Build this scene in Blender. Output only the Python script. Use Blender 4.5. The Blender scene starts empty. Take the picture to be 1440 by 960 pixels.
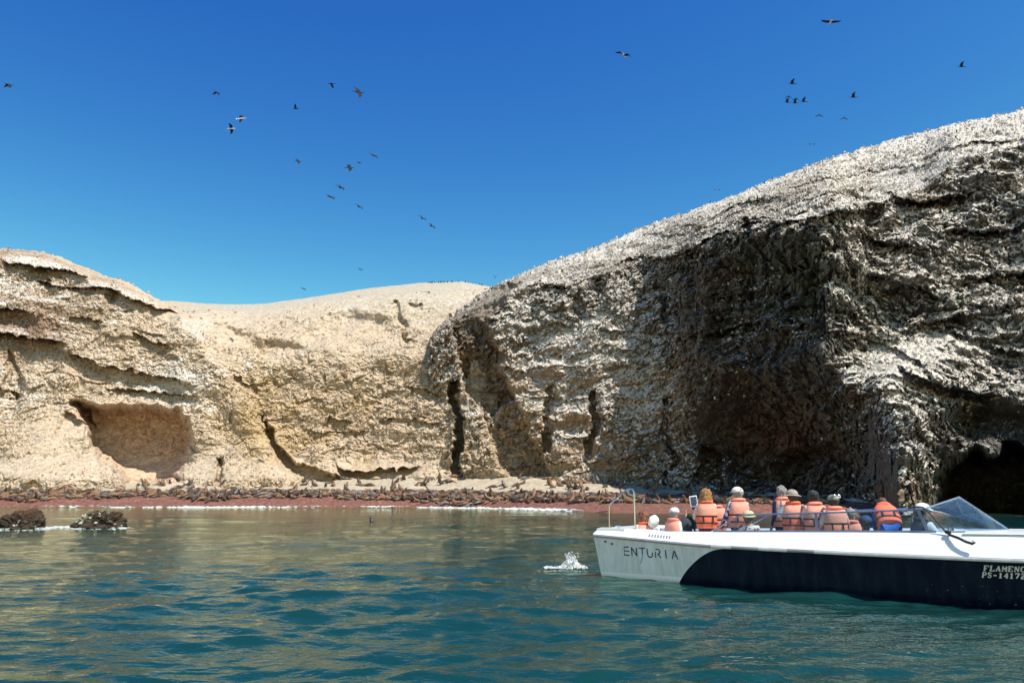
import bpy, bmesh, math, random
import numpy as np
from mathutils import Vector, Matrix, Euler

# ------------------------------------------------------------------ camera, sky, sun
scene = bpy.context.scene
COL = scene.collection
CAM_H = 2.05
FPX = 1080.0
PITCH = math.atan(210 / FPX)
cam_data = bpy.data.cameras.new('camera')
cam_data.sensor_width = 36.0
cam_data.lens = 27.0
cam_data.clip_start = 0.1
cam_data.clip_end = 6000
cam = bpy.data.objects.new('camera', cam_data)
cam.location = (0, 0, CAM_H)
cam.rotation_euler = (math.pi / 2 + PITCH, 0, 0)
COL.objects.link(cam)
scene.camera = cam

SUN_DIR = Vector((0.78 * math.cos(math.radians(60)), -0.625 * math.cos(math.radians(60)), math.sin(math.radians(60)))).normalized()
SUN_EL = math.asin(SUN_DIR.z)
world = bpy.data.worlds.new('World')
scene.world = world
world.use_nodes = True
wn = world.node_tree
for n in list(wn.nodes):
    wn.nodes.remove(n)
wo = wn.nodes.new('ShaderNodeOutputWorld')
bg = wn.nodes.new('ShaderNodeBackground')
sky = wn.nodes.new('ShaderNodeTexSky')
sky.sky_type = 'NISHITA'
sky.sun_disc = False
sky.sun_elevation = SUN_EL
sky.sun_rotation = math.atan2(SUN_DIR.x, SUN_DIR.y)
sky.altitude = 0
sky.air_density = 1.0
sky.dust_density = 0.15
sky.ozone_density = 3.2
bg.inputs['Strength'].default_value = 0.13
hs = wn.nodes.new('ShaderNodeHueSaturation')
hs.inputs['Saturation'].default_value = 1.04
hs.inputs['Value'].default_value = 1.0
wn.links.new(sky.outputs[0], hs.inputs['Color'])
hs.inputs['Value'].default_value = 0.22
gm = wn.nodes.new('ShaderNodeGamma'); gm.inputs[1].default_value = 1.55
wn.links.new(hs.outputs[0], gm.inputs[0])
vm = wn.nodes.new('ShaderNodeVectorMath'); vm.operation = 'SCALE'; vm.inputs[3].default_value = 4.8
wn.links.new(gm.outputs[0], vm.inputs[0])
tint = wn.nodes.new('ShaderNodeVectorMath'); tint.operation = 'MULTIPLY'; tint.inputs[1].default_value = (0.84, 1.04, 0.98)
wn.links.new(vm.outputs[0], tint.inputs[0])
sepc = wn.nodes.new('ShaderNodeSeparateColor'); comb = wn.nodes.new('ShaderNodeCombineColor')
wn.links.new(tint.outputs[0], sepc.inputs[0])
for ci, (ref, ex, out) in enumerate(((.295, 1.5, .135), (.933, 1.14, .80), (2.54, .50, 2.85))):
    d = wn.nodes.new('ShaderNodeMath'); d.operation = 'DIVIDE'; d.inputs[1].default_value = ref; wn.links.new(sepc.outputs[ci], d.inputs[0])
    e = wn.nodes.new('ShaderNodeMath'); e.operation = 'POWER'; e.inputs[1].default_value = ex; wn.links.new(d.outputs[0], e.inputs[0])
    g = wn.nodes.new('ShaderNodeMath'); g.operation = 'MULTIPLY'; g.inputs[1].default_value = out * 1.05; wn.links.new(e.outputs[0], g.inputs[0])
    wn.links.new(g.outputs[0], comb.inputs[ci])
wn.links.new(comb.outputs[0], bg.inputs['Color'])
wn.links.new(bg.outputs[0], wo.inputs[0])
sl = bpy.data.lights.new('sun', 'SUN')
sl.energy = 4.6
sl.angle = math.radians(0.5)
sl.color = (1.0, 0.945, 0.85)
so = bpy.data.objects.new('sun', sl)
so.rotation_euler = SUN_DIR.to_track_quat('Z', 'Y').to_euler()
so.location = (60, -60, 90)
COL.objects.link(so)
scene.view_settings.view_transform = 'Standard'
scene.view_settings.look = 'None'
scene.view_settings.exposure = 0.44
scene.view_settings.gamma = 1.0
scene.render.engine = 'CYCLES'

# ------------------------------------------------------------------ helpers
def pdir(px, py):
    a = (np.asarray(px, float) - 720) / FPX
    b = (480 - np.asarray(py, float)) / FPX
    return np.stack([a + 0 * b, math.cos(PITCH) - math.sin(PITCH) * b + 0 * a, math.sin(PITCH) + math.cos(PITCH) * b + 0 * a], -1)

def at(px, py, Y):
    v = pdir(px, py)
    return v * (np.asarray(Y, float) / v[..., 1])[..., None] + np.array([0, 0, CAM_H])

def atz(px, py, z):
    v = pdir(px, py)
    return v * ((z - CAM_H) / v[..., 2])[..., None] + np.array([0, 0, CAM_H])

def V(a):
    return Vector((float(a[0]), float(a[1]), float(a[2])))

def hsh(i, j, k, s):
    with np.errstate(over='ignore'):
        u = (i.astype(np.int64) * 374761393 + j.astype(np.int64) * 668265263 + k.astype(np.int64) * 1274126177 + s * 974634777).astype(np.uint32)
        u ^= u >> np.uint32(15); u *= np.uint32(2246822519)
        u ^= u >> np.uint32(13); u *= np.uint32(3266489917)
        u ^= u >> np.uint32(16)
    return (u.astype(np.float32) / np.float32(4294967296.0))

def vnoise(p, s=0):
    f = np.floor(p); t = (p - f).astype(np.float32); t = t * t * (3 - 2 * t)
    i = f.astype(np.int64); x, y, z = i[..., 0], i[..., 1], i[..., 2]
    r = 0
    for a in (0, 1):
        wa = t[..., 0] if a else 1 - t[..., 0]
        for b in (0, 1):
            wb = t[..., 1] if b else 1 - t[..., 1]
            for c in (0, 1):
                wc = t[..., 2] if c else 1 - t[..., 2]
                r = r + wa * wb * wc * hsh(x + a, y + b, z + c, s)
    return r * 2 - 1

def fbm(p, octaves=4, s=0, gain=0.5):
    r = 0; a = 1.0; q = np.asarray(p, float)
    for o in range(octaves):
        r = r + a * vnoise(q, s + o * 7)
        q = q * 2.03 + 13.7; a *= gain
    return r

def blocks(p, s=0, tilt=0.8):
    """angular broken rock: every Voronoi cell is a tilted facet at its own height"""
    f = np.floor(p).astype(np.int64)
    best = np.full(p.shape[:-1], 1e9, np.float32)
    out = np.zeros(p.shape[:-1], np.float32); cid = np.zeros(p.shape[:-1], np.float32)
    for a in (-1, 0, 1):
        for b in (-1, 0, 1):
            for c in (-1, 0, 1):
                x, y, z = f[..., 0] + a, f[..., 1] + b, f[..., 2] + c
                r1, r2, r3 = hsh(x, y, z, s), hsh(x, y, z, s + 1), hsh(x, y, z, s + 2)
                dx = p[..., 0] - (x + r1); dy = p[..., 1] - (y + r2); dz = p[..., 2] - (z + r3)
                d = (dx * dx + dy * dy + dz * dz).astype(np.float32)
                m = d < best
                h = (hsh(x, y, z, s + 3) - 0.5) + tilt * ((r2 - 0.5) * dx * 2 + (r3 - 0.5) * 2 * dz - 0.35 * dz)
                best = np.where(m, d, best); out = np.where(m, h, out); cid = np.where(m, r1, cid)
    return out.astype(np.float64), cid

def sstep(a, b, x):
    t = np.clip((x - a) / (b - a), 0, 1)
    return t * t * (3 - 2 * t)

def interp(tab, x):
    tab = sorted(tab)
    return np.interp(x, [t[0] for t in tab], [t[1] for t in tab])

def poly_sdf(x, y, pts):
    """signed distance to a polygon, negative inside"""
    d = np.full(x.shape, 1e9); ins = np.zeros(x.shape, bool); n = len(pts)
    for i in range(n):
        x0, y0 = pts[i]; x1, y1 = pts[(i + 1) % n]
        ex, ey = x1 - x0, y1 - y0
        t = np.clip(((x - x0) * ex + (y - y0) * ey) / (ex * ex + ey * ey + 1e-9), 0, 1)
        d = np.minimum(d, np.hypot(x - x0 - t * ex, y - y0 - t * ey))
        c = ((y0 > y) != (y1 > y)) & (x < (x1 - x0) * (y - y0) / ((y1 - y0) if y1 != y0 else 1e-9) + x0)
        ins ^= c
    return np.where(ins, -d, d)

def tag(o, label=None, cat=None, group=None, kind=None):
    if label: o['label'] = label
    if cat: o['category'] = cat
    if group: o['group'] = group
    if kind: o['kind'] = kind
    return o

def link(name, me, mat=None, parent=None):
    o = bpy.data.objects.new(name, me)
    COL.objects.link(o)
    if mat is not None:
        me.materials.append(mat)
    if parent is not None:
        o.parent = parent
    return o

def empty(name, loc=(0, 0, 0), rz=0.0):
    o = bpy.data.objects.new(name, None)
    o.empty_display_size = 0.2
    o.location = loc; o.rotation_euler = (0, 0, rz)
    COL.objects.link(o)
    return o

def raw_mesh(name, verts, quads=None, tris=None, smooth=True):
    me = bpy.data.meshes.new(name)
    verts = np.asarray(verts, np.float32).reshape(-1, 3)
    me.vertices.add(len(verts)); me.vertices.foreach_set('co', verts.ravel())
    fs = []
    tot = []
    if quads is not None and len(quads):
        quads = np.asarray(quads, np.int32); fs.append(quads.ravel()); tot.append(np.full(len(quads), 4, np.int32))
    if tris is not None and len(tris):
        tris = np.asarray(tris, np.int32); fs.append(tris.ravel()); tot.append(np.full(len(tris), 3, np.int32))
    li = np.concatenate(fs); lt = np.concatenate(tot)
    me.loops.add(len(li)); me.loops.foreach_set('vertex_index', li)
    me.polygons.add(len(lt))
    me.polygons.foreach_set('loop_start', np.concatenate([[0], np.cumsum(lt)[:-1]]).astype(np.int32))
    me.polygons.foreach_set('use_smooth', np.full(len(lt), smooth, bool))
    me.update(calc_edges=True)
    return me

def grid_mesh(name, P, smooth=True, closed=False, flip=False):
    r, c = P.shape[:2]
    idx = np.arange(r * c).reshape(r, c)
    if closed:
        idx = np.concatenate([idx, idx[:, :1]], 1)
    q = np.stack([idx[:-1, :-1], idx[:-1, 1:], idx[1:, 1:], idx[1:, :-1]], -1).reshape(-1, 4)
    if flip: q = q[:, ::-1]
    return raw_mesh(name, P.reshape(-1, 3), q, smooth=smooth)

def add_attr(me, name, arr, kind='FLOAT'):
    if kind == 'COLOR':
        a = me.color_attributes.new(name, 'FLOAT_COLOR', 'POINT')
        c = np.ones((len(me.vertices), 4), np.float32); c[:, :3] = arr.reshape(-1, 3)
        a.data.foreach_set('color', c.ravel())
    else:
        a = me.attributes.new(name, 'FLOAT', 'POINT')
        a.data.foreach_set('value', np.asarray(arr, np.float32).ravel())

def normals_of(P):
    du = np.gradient(P, axis=1); dv = np.gradient(P, axis=0)
    n = np.cross(du, dv); n /= np.linalg.norm(n, axis=-1, keepdims=True) + 1e-9
    return n

# ------------------------------------------------------------------ materials
class NT:
    def __init__(s, name):
        s.m = bpy.data.materials.new(name); s.m.use_nodes = True
        s.t = s.m.node_tree; s.b = s.t.nodes['Principled BSDF']
    def n(s, typ, **kw):
        o = s.t.nodes.new(typ)
        for k, v in kw.items():
            if hasattr(o, k) and k not in o.inputs: setattr(o, k, v)
            else: o.inputs[k].default_value = v
        return o
    def l(s, a, b): s.t.links.new(a, b)
    def math(s, op, a, b=None, clamp=False):
        o = s.t.nodes.new('ShaderNodeMath'); o.operation = op; o.use_clamp = clamp
        for i, v in enumerate((a, b)):
            if v is None: continue
            if isinstance(v, (int, float)): o.inputs[i].default_value = v
            else: s.l(v, o.inputs[i])
        return o.outputs[0]
    def mix(s, f, a, b, blend='MIX'):
        o = s.t.nodes.new('ShaderNodeMix'); o.data_type = 'RGBA'; o.blend_type = blend
        for i, v in ((0, f), (6, a), (7, b)):
            if isinstance(v, (int, float)): o.inputs[i].default_value = v
            elif isinstance(v, tuple): o.inputs[i].default_value = v + (1,) if len(v) == 3 else v
            else: s.l(v, o.inputs[i])
        return o.outputs[2]
    def ramp(s, f, pts):
        o = s.t.nodes.new('ShaderNodeValToRGB'); e = o.color_ramp.elements
        while len(e) < len(pts): e.new(0.5)
        for i, (p, c) in enumerate(pts):
            e[i].position = p; e[i].color = (c, c, c, 1) if isinstance(c, (int, float)) else tuple(c) + (1,)
        s.l(f, o.inputs[0]); return o.outputs[0]
    def noise(s, scale, detail=4, rough=0.6, vec=None, out=0):
        o = s.t.nodes.new('ShaderNodeTexNoise'); o.inputs['Scale'].default_value = scale
        o.inputs['Detail'].default_value = detail; o.inputs['Roughness'].default_value = rough
        if vec is not None: s.l(vec, o.inputs['Vector'])
        return o.outputs[out]
    def pos(s):
        return s.t.nodes.new('ShaderNodeNewGeometry').outputs['Position']
    def objc(s):
        return s.t.nodes.new('ShaderNodeTexCoord').outputs['Object']
    def bump(s, h, strength=0.5, dist=0.1):
        o = s.t.nodes.new('ShaderNodeBump'); o.inputs['Strength'].default_value = strength
        o.inputs['Distance'].default_value = dist; s.l(h, o.inputs['Height'])
        s.l(o.outputs[0], s.b.inputs['Normal']); return o
    def set(s, **kw):
        for k, v in kw.items(): s.b.inputs[k.replace('_', ' ')].default_value = v

MATS = {}
def simple(name, col, rough=0.6, metal=0.0, var=0.12, scale=8.0, coat=0.0, bump=0.0):
    if name in MATS: return MATS[name]
    t = NT(name); v = t.objc()
    nz = t.noise(scale, 5, 0.65, v)
    c = t.mix(t.ramp(nz, [(0.3, 0.0), (0.7, 1.0)]), tuple(x * (1 - var) for x in col), tuple(min(1, x * (1 + var)) for x in col))
    t.l(c, t.b.inputs['Base Color'])
    t.set(Roughness=rough, Metallic=metal, Coat_Weight=coat)
    if bump: t.bump(t.noise(scale * 3, 4, 0.6, v), 0.6, bump)
    MATS[name] = t.m
    return t.m

def rock_material():
    t = NT('weathered_rock'); p = t.pos()
    ac = t.n('ShaderNodeAttribute', attribute_name='rock_colour').outputs['Color']
    ag = t.n('ShaderNodeAttribute', attribute_name='guano').outputs['Fac']
    mp = t.n('ShaderNodeMapping'); mp.inputs['Scale'].default_value = (1, 1, 1.4); t.l(p, mp.inputs[0])
    n1 = t.noise(1.1, 6, 0.72, mp.outputs[0]); n2 = t.noise(2.9, 4, 0.7, p)
    v = t.math('ADD', t.math('MULTIPLY', n1, 1.3), t.math('MULTIPLY', n2, 0.7))
    fac = t.ramp(t.math('MULTIPLY', v, 0.5), [(0.34, 0.55), (0.50, 1.0), (0.64, 1.38)])
    c = t.mix(1.0, ac, fac, 'MULTIPLY')
    g = t.math('ADD', ag, t.math('MULTIPLY', t.math('SUBTRACT', n2, 0.5), 2.3))
    g = t.ramp(g, [(0.44, 0.0), (0.56, 1.0)])
    c = t.mix(g, c, t.mix(n1, (0.48, 0.43, 0.36), (0.80, 0.755, 0.68)))
    t.l(c, t.b.inputs['Base Color'])
    t.set(Roughness=0.93); t.b.inputs['Specular IOR Level'].default_value = 0.15
    t.bump(t.math('ADD', t.math('MULTIPLY', n1, 0.8), t.math('MULTIPLY', n2, 0.35)), 0.9, 0.45)
    return t.m
M_ROCK = rock_material()

def beach_material(name, ca, cb, cc, scale):
    t = NT(name); p = t.pos()
    vo = t.n('ShaderNodeTexVoronoi'); vo.inputs['Scale'].default_value = scale; t.l(p, vo.inputs['Vector'])
    sep = t.n('ShaderNodeSeparateColor'); t.l(vo.outputs['Color'], sep.inputs[0])
    c = t.mix(sep.outputs[0], ca, cb)
    c = t.mix(t.ramp(t.noise(0.35, 5, 0.7, p), [(0.42, 0.0), (0.62, 0.75)]), c, cc)
    t.l(c, t.b.inputs['Base Color']); t.set(Roughness=0.85)
    t.bump(vo.outputs['Distance'], 0.8, 0.12)
    return t.m
M_SHINGLE = beach_material('red_shingle', (0.115, 0.043, 0.030), (0.27, 0.115, 0.080), (0.17, 0.070, 0.048), 3.0)
M_SAND = beach_material('pale_sand', (0.40, 0.335, 0.23), (0.50, 0.43, 0.315), (0.35, 0.28, 0.19), 2.0)

# ------------------------------------------------------------------ shore geometry
SHORE = [(-900, 118), (-300, 106), (0, 101), (200, 100), (600, 99), (700, 92), (800, 82), (880, 74), (960, 71), (1060, 68), (1180, 66), (1260, 63), (1330, 63), (1420, 67), (1600, 70), (2000, 70)]
FACE_L = [(-900, 138), (-300, 122), (0, 117), (110, 118), (300, 119), (400, 120), (520, 119.5), (600, 117.5), (640, 117), (760, 122)]
FACE_R = [(560, 128), (630, 121), (735, 110), (850, 103.5), (945, 100.5), (1060, 89), (1150, 78.5), (1200, 73), (1300, 69), (1440, 65), (1700, 56), (2100, 42)]
FOOTPY = [(-900, 680), (0, 681), (100, 680), (300, 679), (560, 674), (640, 667), (720, 671), (800, 677), (880, 681), (960, 689), (1060, 693), (1120, 696), (1200, 702), (1260, 712), (1320, 722), (1420, 745), (2100, 770)]

def shore_Y(px): return interp(SHORE, px) + 0.8 * np.sin(np.asarray(px) * 0.021) + 0.5 * np.sin(np.asarray(px) * 0.057 + 1)
def face_Y(px): return np.where(np.asarray(px) < 640, interp(FACE_L, px), interp(FACE_R, px))
def foot_z(px):
    return at(px, interp(FOOTPY, px), face_Y(px))[..., 2]
def berm_s(px): return interp([(-900, .5), (0, .5), (600, .42), (750, .5), (950, .72), (1150, .86), (1250, .95), (2000, 1)], px)
def beach_pos(px, s):
    px = np.asarray(px, float); s = np.asarray(s, float) + 0 * px
    ys = shore_Y(px); yf = face_Y(px) * 0.992
    Y = ys + (yf - ys) * s
    X = (px - 720) / FPX * Y / 1.0187
    zf = foot_z(px); zb = np.minimum(interp([(-900, 2.0), (600, 1.9), (800, 1.55), (950, 1.3), (1150, 1.15), (1250, 0.9), (1320, .4), (1420, -.6), (2000, -1.5)], px), zf)
    b = berm_s(px)
    z = np.where(s < 0, s * 2.2, np.where(s < b, zb * (np.clip(s, 0, 9) / b) ** 0.85, zb + (zf - zb) * np.clip((s - b) / (1.001 - b), 0, 1) ** 1.0))
    z = z + 0.10 * np.sin(X * 0.7) * sstep(0.02, .3, s) * 0.8
    return np.stack([X, Y, z], -1)

def build_beach():
    px = np.arange(-900, 2001, 2.0)
    def sheet(name, s0, s1, n, mat, lift=0.0, rag=0.0):
        t = np.linspace(0, 1, n)[:, None]
        b = berm_s(px) + 0.03 * vnoise(np.stack([px * 0.02, px * 0, px * 0], -1), 4) + 0.02 * vnoise(np.stack([px * 0.11, px * 0, px * 0], -1), 5)
        lo = s0(b); hi = s1(b)
        S = lo + (hi - lo) * t
        P = beach_pos(px[None, :] + 0 * S, S)
        nn = fbm(P * np.array([0.5, 0.5, 0]), 4, 3)
        P[..., 2] += (0.10 * nn + 0.05 * fbm(P * np.array([2.3, 2.3, 0]), 3, 8)) * sstep(0, .15, S) + lift
        o = link(name, grid_mesh(name, P), mat); return tag(o, kind='structure')
    sheet('shingle_beach', lambda b: -0.9 + 0 * b, lambda b: b + 0.01, 70, M_SHINGLE)
    sheet('sand_beach', lambda b: b - 0.012, lambda b: 1.35 + 0 * b, 36, M_SAND, 0.03)
build_beach()

# ------------------------------------------------------------------ cliffs as relief surfaces
def ledge(PX, PY, x0, y0, x1, y1, A, w):
    ex, ey = x1 - x0, y1 - y0; L = math.hypot(ex, ey)
    t = ((PX - x0) * ex + (PY - y0) * ey) / L / L
    d = ((PY - y0) * ex - (PX - x0) * ey) / L * (1 if ex > 0 else -1)
    tp = sstep(-0.08, 0.12, t) * sstep(1.08, 0.88, t)
    rec = np.where(d > 0, np.exp(-(np.clip(d, 0, 500) / (1.5 * w)) ** 2), -0.45 * np.exp(np.clip(d, -500, 0) / w))
    rec = rec + 0.3 * tp * np.exp(-(d / (3 * w)) ** 2)
    return A * tp * rec

def relief(name, px, crest, footpy, nrow, Yfun, back, carve, disp, colour, crest_noise=1.0, kpow=1.0):
    px = np.asarray(px, float)
    wob = crest_noise * (1.3 * vnoise(np.stack([px * .06, px * 0, px * 0], -1), 21) + 1.3 * vnoise(np.stack([px * .31, px * 0, px * 0], -1), 22))
    cys = interp(crest, px); cy = cys + wob; fy = interp(footpy, px)
    v = np.linspace(0, 1, nrow)[:, None] ** kpow
    PY = fy + (cy - fy) * v; PX = px[None, :] + 0 * PY
    q = np.stack([PX * 0.02, PY * 0.02, PX * 0], -1)
    WX = PX + 9 * fbm(q, 4, 31) + 3.0 * fbm(q * 6, 3, 41); WY = PY + 7 * fbm(q + 50, 4, 35) + 2.6 * fbm(q * 6 + 9, 3, 45)
    Y0 = Yfun(PX, PY, cys[None, :])
    Y = Y0 + carve(WX, WY)
    P = at(PX, PY, Y)
    N0 = normals_of(at(PX, PY, Y0))
    N0 = np.where(N0[..., 1:2] > 0, -N0, N0)
    Ng = normals_of(at(PX, PY, face_Y(PX) + 0.1 * (700 - PY))); Ng = np.where(Ng[..., 1:2] > 0, -Ng, Ng)
    upw = sstep(0.45, 0.85, np.abs(N0[..., 2]))[..., None]
    base_pts = at(PX, PY, Y0); lrow = np.linalg.norm(np.gradient(base_pts, axis=0), axis=-1); stretch = sstep(0.30, 0.9, lrow)
    N1 = 0.35 * N0 + 0.65 * Ng + upw * np.array([0, 0, 0.9]); N1 /= np.linalg.norm(N1, axis=-1, keepdims=True)
    N1 = -pdir(PX, PY) / np.linalg.norm(pdir(PX, PY), axis=-1, keepdims=True) * 0.8 + 0.28 * N1
    damp = sstep(0, 26, PY - cy[None, :])
    P = P + N1 * disp(P, PX, PY, damp, np.maximum(upw[..., 0], stretch))[..., None]
    top = P[-1]
    rows = []
    for dy, dz in back:
        r = top.copy(); k = 1 + dy / top[:, 1]
        r[:, 0] *= k; r[:, 1] += dy; r[:, 2] += dz + 0.25 * dy / 10 * vnoise(r * 0.3, 3)
        rows.append(r)
    P = np.concatenate([P, np.stack(rows)], 0)
    n = normals_of(P); n = np.where((n[..., 1:2] > 0) & (np.abs(n[..., 1:2]) > np.abs(n[..., 2:3])), -n, n)
    nz = np.abs(n[..., 2]) * np.sign(np.where(n[..., 2] == 0, 1, n[..., 2]))
    PXe = np.concatenate([PX, np.repeat(PX[-1:], len(back), 0)]); PYe = np.concatenate([PY, np.repeat(PY[-1:], len(back), 0)])
    rgb, g = colour(P, PXe, PYe, nz)
    me = grid_mesh(name, P, smooth=False)
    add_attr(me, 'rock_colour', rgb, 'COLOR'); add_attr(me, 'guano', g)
    o = link(name, me, M_ROCK)
    tag(o, kind='structure')
    return P, n, PXe, PYe, rgb, g, nz

CREST_L = [(-900, 330), (-400, 322), (-100, 338), (0, 348), (60, 353), (110, 372), (150, 388), (180, 397), (230, 425), (262, 440), (300, 436), (350, 440), (430, 428), (500, 418), (560, 413), (640, 411), (700, 405), (760, 402)]
LEDGES_L = [(96, 503, 272, 541, 4.2, 15), (160, 545, 280, 559, 3.2, 11), (185, 468, 244, 494, 2.6, 12), (0, 362, 118, 384, 3.4, 20), (60, 394, 165, 410, 2.6, 18), (150, 408, 244, 444, 3.6, 18),
            (-60, 425, 44, 442, 4.0, 22), (-20, 470, 94, 486, 4.6, 28), 
            (455, 578, 492, 592, 2.6, 12), (575, 545, 645, 551, 2.0, 8), (480, 652, 590, 656, 3.8, 14), (86, 584, 128, 606, 2.4, 16), (540, 590, 630, 592, 1.2, 7), (330, 520, 372, 548, 1.4, 10),
            (55, 372, 84, 400, 1.6, 10), (100, 440, 150, 452, 2.0, 12), (0, 540, 30, 556, 2.2, 12), (430, 600, 520, 606, 1.4, 9)]
POLY_L = [([(100, 572), (140, 574), (200, 579), (252, 584), (264, 600), (270, 634), (256, 652), (250, 679), (180, 679), (164, 655), (150, 640), (132, 630), (124, 606)], 11.0, 9),
          ([(366, 586), (378, 612), (402, 640), (430, 660), (480, 668), (500, 678), (424, 678), (396, 648), (374, 618)], 4.5, 3),
          ([(548, 424), (556, 424), (566, 440), (574, 470), (582, 480), (574, 482), (562, 452)], 2.2, 2), ([(572, 428), (596, 430), (590, 441), (575, 438)], 1.8, 3),
          ([(637, 535), (646, 535), (648, 600), (646, 668), (630, 668), (638, 600)], 5.0, 2), ([(636, 450), (660, 500), (660, 533), (632, 533)], 3, 3),
          ([(300, 640), (306, 640), (312, 676), (302, 676)], 2.5, 2), ([(5, 500), (18, 508), (34, 545), (20, 560), (2, 520)], 2.5, 3), ([(105, 575), (128, 578), (132, 600), (112, 590)], 2.5, 3),
          ([(428, 462), (450, 446), (500, 437), (545, 440), (540, 456), (500, 462), (450, 476)], 2.4, 9), ([(350, 480), (380, 474), (425, 486), (420, 500), (370, 500)], 2.4, 8), ([(300, 455), (330, 462), (362, 474), (340, 480)], 1.8, 6)]

def YL(PX, PY, cy):
    base = interp(FACE_L, PX)
    h = np.clip(PY - cy, 0, 400)
    y = base + 0.045 * np.clip(680 - PY, -20, 400)                 # the face leans back
    y = y + (11.0 - 9 * sstep(250, 320, PX)) * np.exp(-h / 5.5) + (2 + 8 * sstep(250, 330, PX)) * np.exp(-h / 26.0)        # rounded brow
    y = y + np.where(PX > 255, 5 * sstep(235, 330, PX) * sstep(520, 430, PY), 0)   # the middle slope lies further back
    y = y - 2.2 * np.exp(-((PX - 330 - (PY - 560) * 0.55) / 26.0) ** 2) * sstep(420, 520, PY)   # buttress running down to the right
    y = y - 6 * sstep(560, 675, PY) * np.exp(-((PX - 75) / 90.0) ** 2) - 4 * sstep(600, 675, PY) * np.exp(-((PX - 330) / 60.0) ** 2)
    y = y - 3.0 * sstep(640, 676, PY)
    return y

def carveL(x, y):
    r = 0
    for L in LEDGES_L: r = r + ledge(x, y, L[0], L[1], L[2], L[3], L[4] * 0.66, L[5])
    for pts, dep, soft in POLY_L:
        r = r + dep * sstep(soft, -soft, poly_sdf(x, y, pts))
    return r

def dispL(P, PX, PY, damp, up):
    q = P * np.array([1, 1, 1.0])
    d = 1.4 * fbm(q * 0.09, 3, 51) * damp + 0.45 * fbm(q * np.array([0.28, 0.28, 0.5]), 3, 61) * (0.3 + 0.7 * damp)
    w = q + 0.8 * np.stack([vnoise(q * 0.5, 1), vnoise(q * 0.5, 2), vnoise(q * 0.5, 3)], -1)
    w[..., 2] += 0.12 * w[..., 0]
    b1, _ = blocks(w * np.array([0.36, 0.36, 0.50]), 70, 0.8)
    b2, _ = blocks(w * np.array([1.05, 1.05, 1.45]), 80, 0.9)
    rg = 0.5 + 0.6 * sstep(-0.5, 0.6, fbm(q * 0.07, 3, 91)); b3, _ = blocks(w * np.array([2.6, 2.6, 3.0]), 85, 0.9); f = 1 - 0.85 * up
    d = d + (0.50 * b1 * (0.4 + 0.6 * damp) * (1 - .8 * up) + 0.30 * b2 * f) * rg + (1 - up) * (0.24 * b3 + 0.12 * fbm(q * 2.1, 2, 95))
    d = d + 0.8 * np.maximum(0, fbm(q * np.array([.16, .16, .3]), 3, 97)) * damp * (1 - up)
    return d

def colourL(P, PX, PY, nz):
    n1 = fbm(P * 0.06, 4, 101); n2 = fbm(P * np.array([0.25, .25, .6]), 4, 111)
    cream = np.array([0.53, 0.415, 0.295]); och = np.array([0.46, 0.32, 0.145]); brown = np.array([0.30, 0.215, 0.14]); red = np.array([0.24, 0.14, 0.10])
    c = cream + 0 * P
    def bl(c, k, f): return c + (k - c) * np.clip(f, 0, 1)[..., None]
    c = bl(c, och, sstep(0.0, 0.7, n2 * .8 + n1) * sstep(430, 560, PY) * sstep(250, 380, PX) * 0.5)
    c = bl(c, och, np.exp(-((PX - 360) / 40.) ** 2 - ((PY - 565) / 55.) ** 2) * 0.55)
    c = bl(c, brown, sstep(-0.5, 0.8, n1 - n2 * 0.4) * sstep(290, 120, PX) * sstep(560, 440, PY) * 0.75)  # brown rock, mix raised to put the upper-left shading into the colour
    c = bl(c, brown, sstep(60, 0, PX) * sstep(600, 400, PY) * 0.5)
    c = bl(c, red, np.exp(-((PX - 45) / 50.) ** 2 - ((PY - 462) / 28.) ** 2) * 0.8)
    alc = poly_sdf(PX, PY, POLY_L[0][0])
    c = bl(c, np.array([0.60, 0.42, 0.30]), sstep(6, -6, alc) * 0.9)  # alcove albedo lightened so its shade looks lifted; light put into the colour
    c = bl(c, np.array([0.50, 0.43, 0.33]), sstep(470, 420, PY) * sstep(240, 300, PX) * 0.8)
    g = 0.10 + 0.34 * sstep(0.35, 0.8, nz) - 0.25 * sstep(.75, .95, nz) + 0.30 * n1 + 0.25 * n2
    g = g * (0.35 + 0.65 * np.maximum(sstep(620, 540, PY), sstep(600, 680, PY) * 0.6)) - 0.25 * sstep(6, -6, alc)
    g = np.where(PX > 300, g - 0.12, g)
    g = g + 0.35 * np.exp(-((PX - 205) / 70.) ** 2 - ((PY - 545) / 40.) ** 2)
    return c, g

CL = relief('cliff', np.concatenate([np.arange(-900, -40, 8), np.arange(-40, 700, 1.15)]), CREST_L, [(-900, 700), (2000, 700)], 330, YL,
       [(2, 0.2), (6, 0.5), (14, 0.5), (30, 0), (60, -3)], carveL, dispL, colourL)

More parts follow.
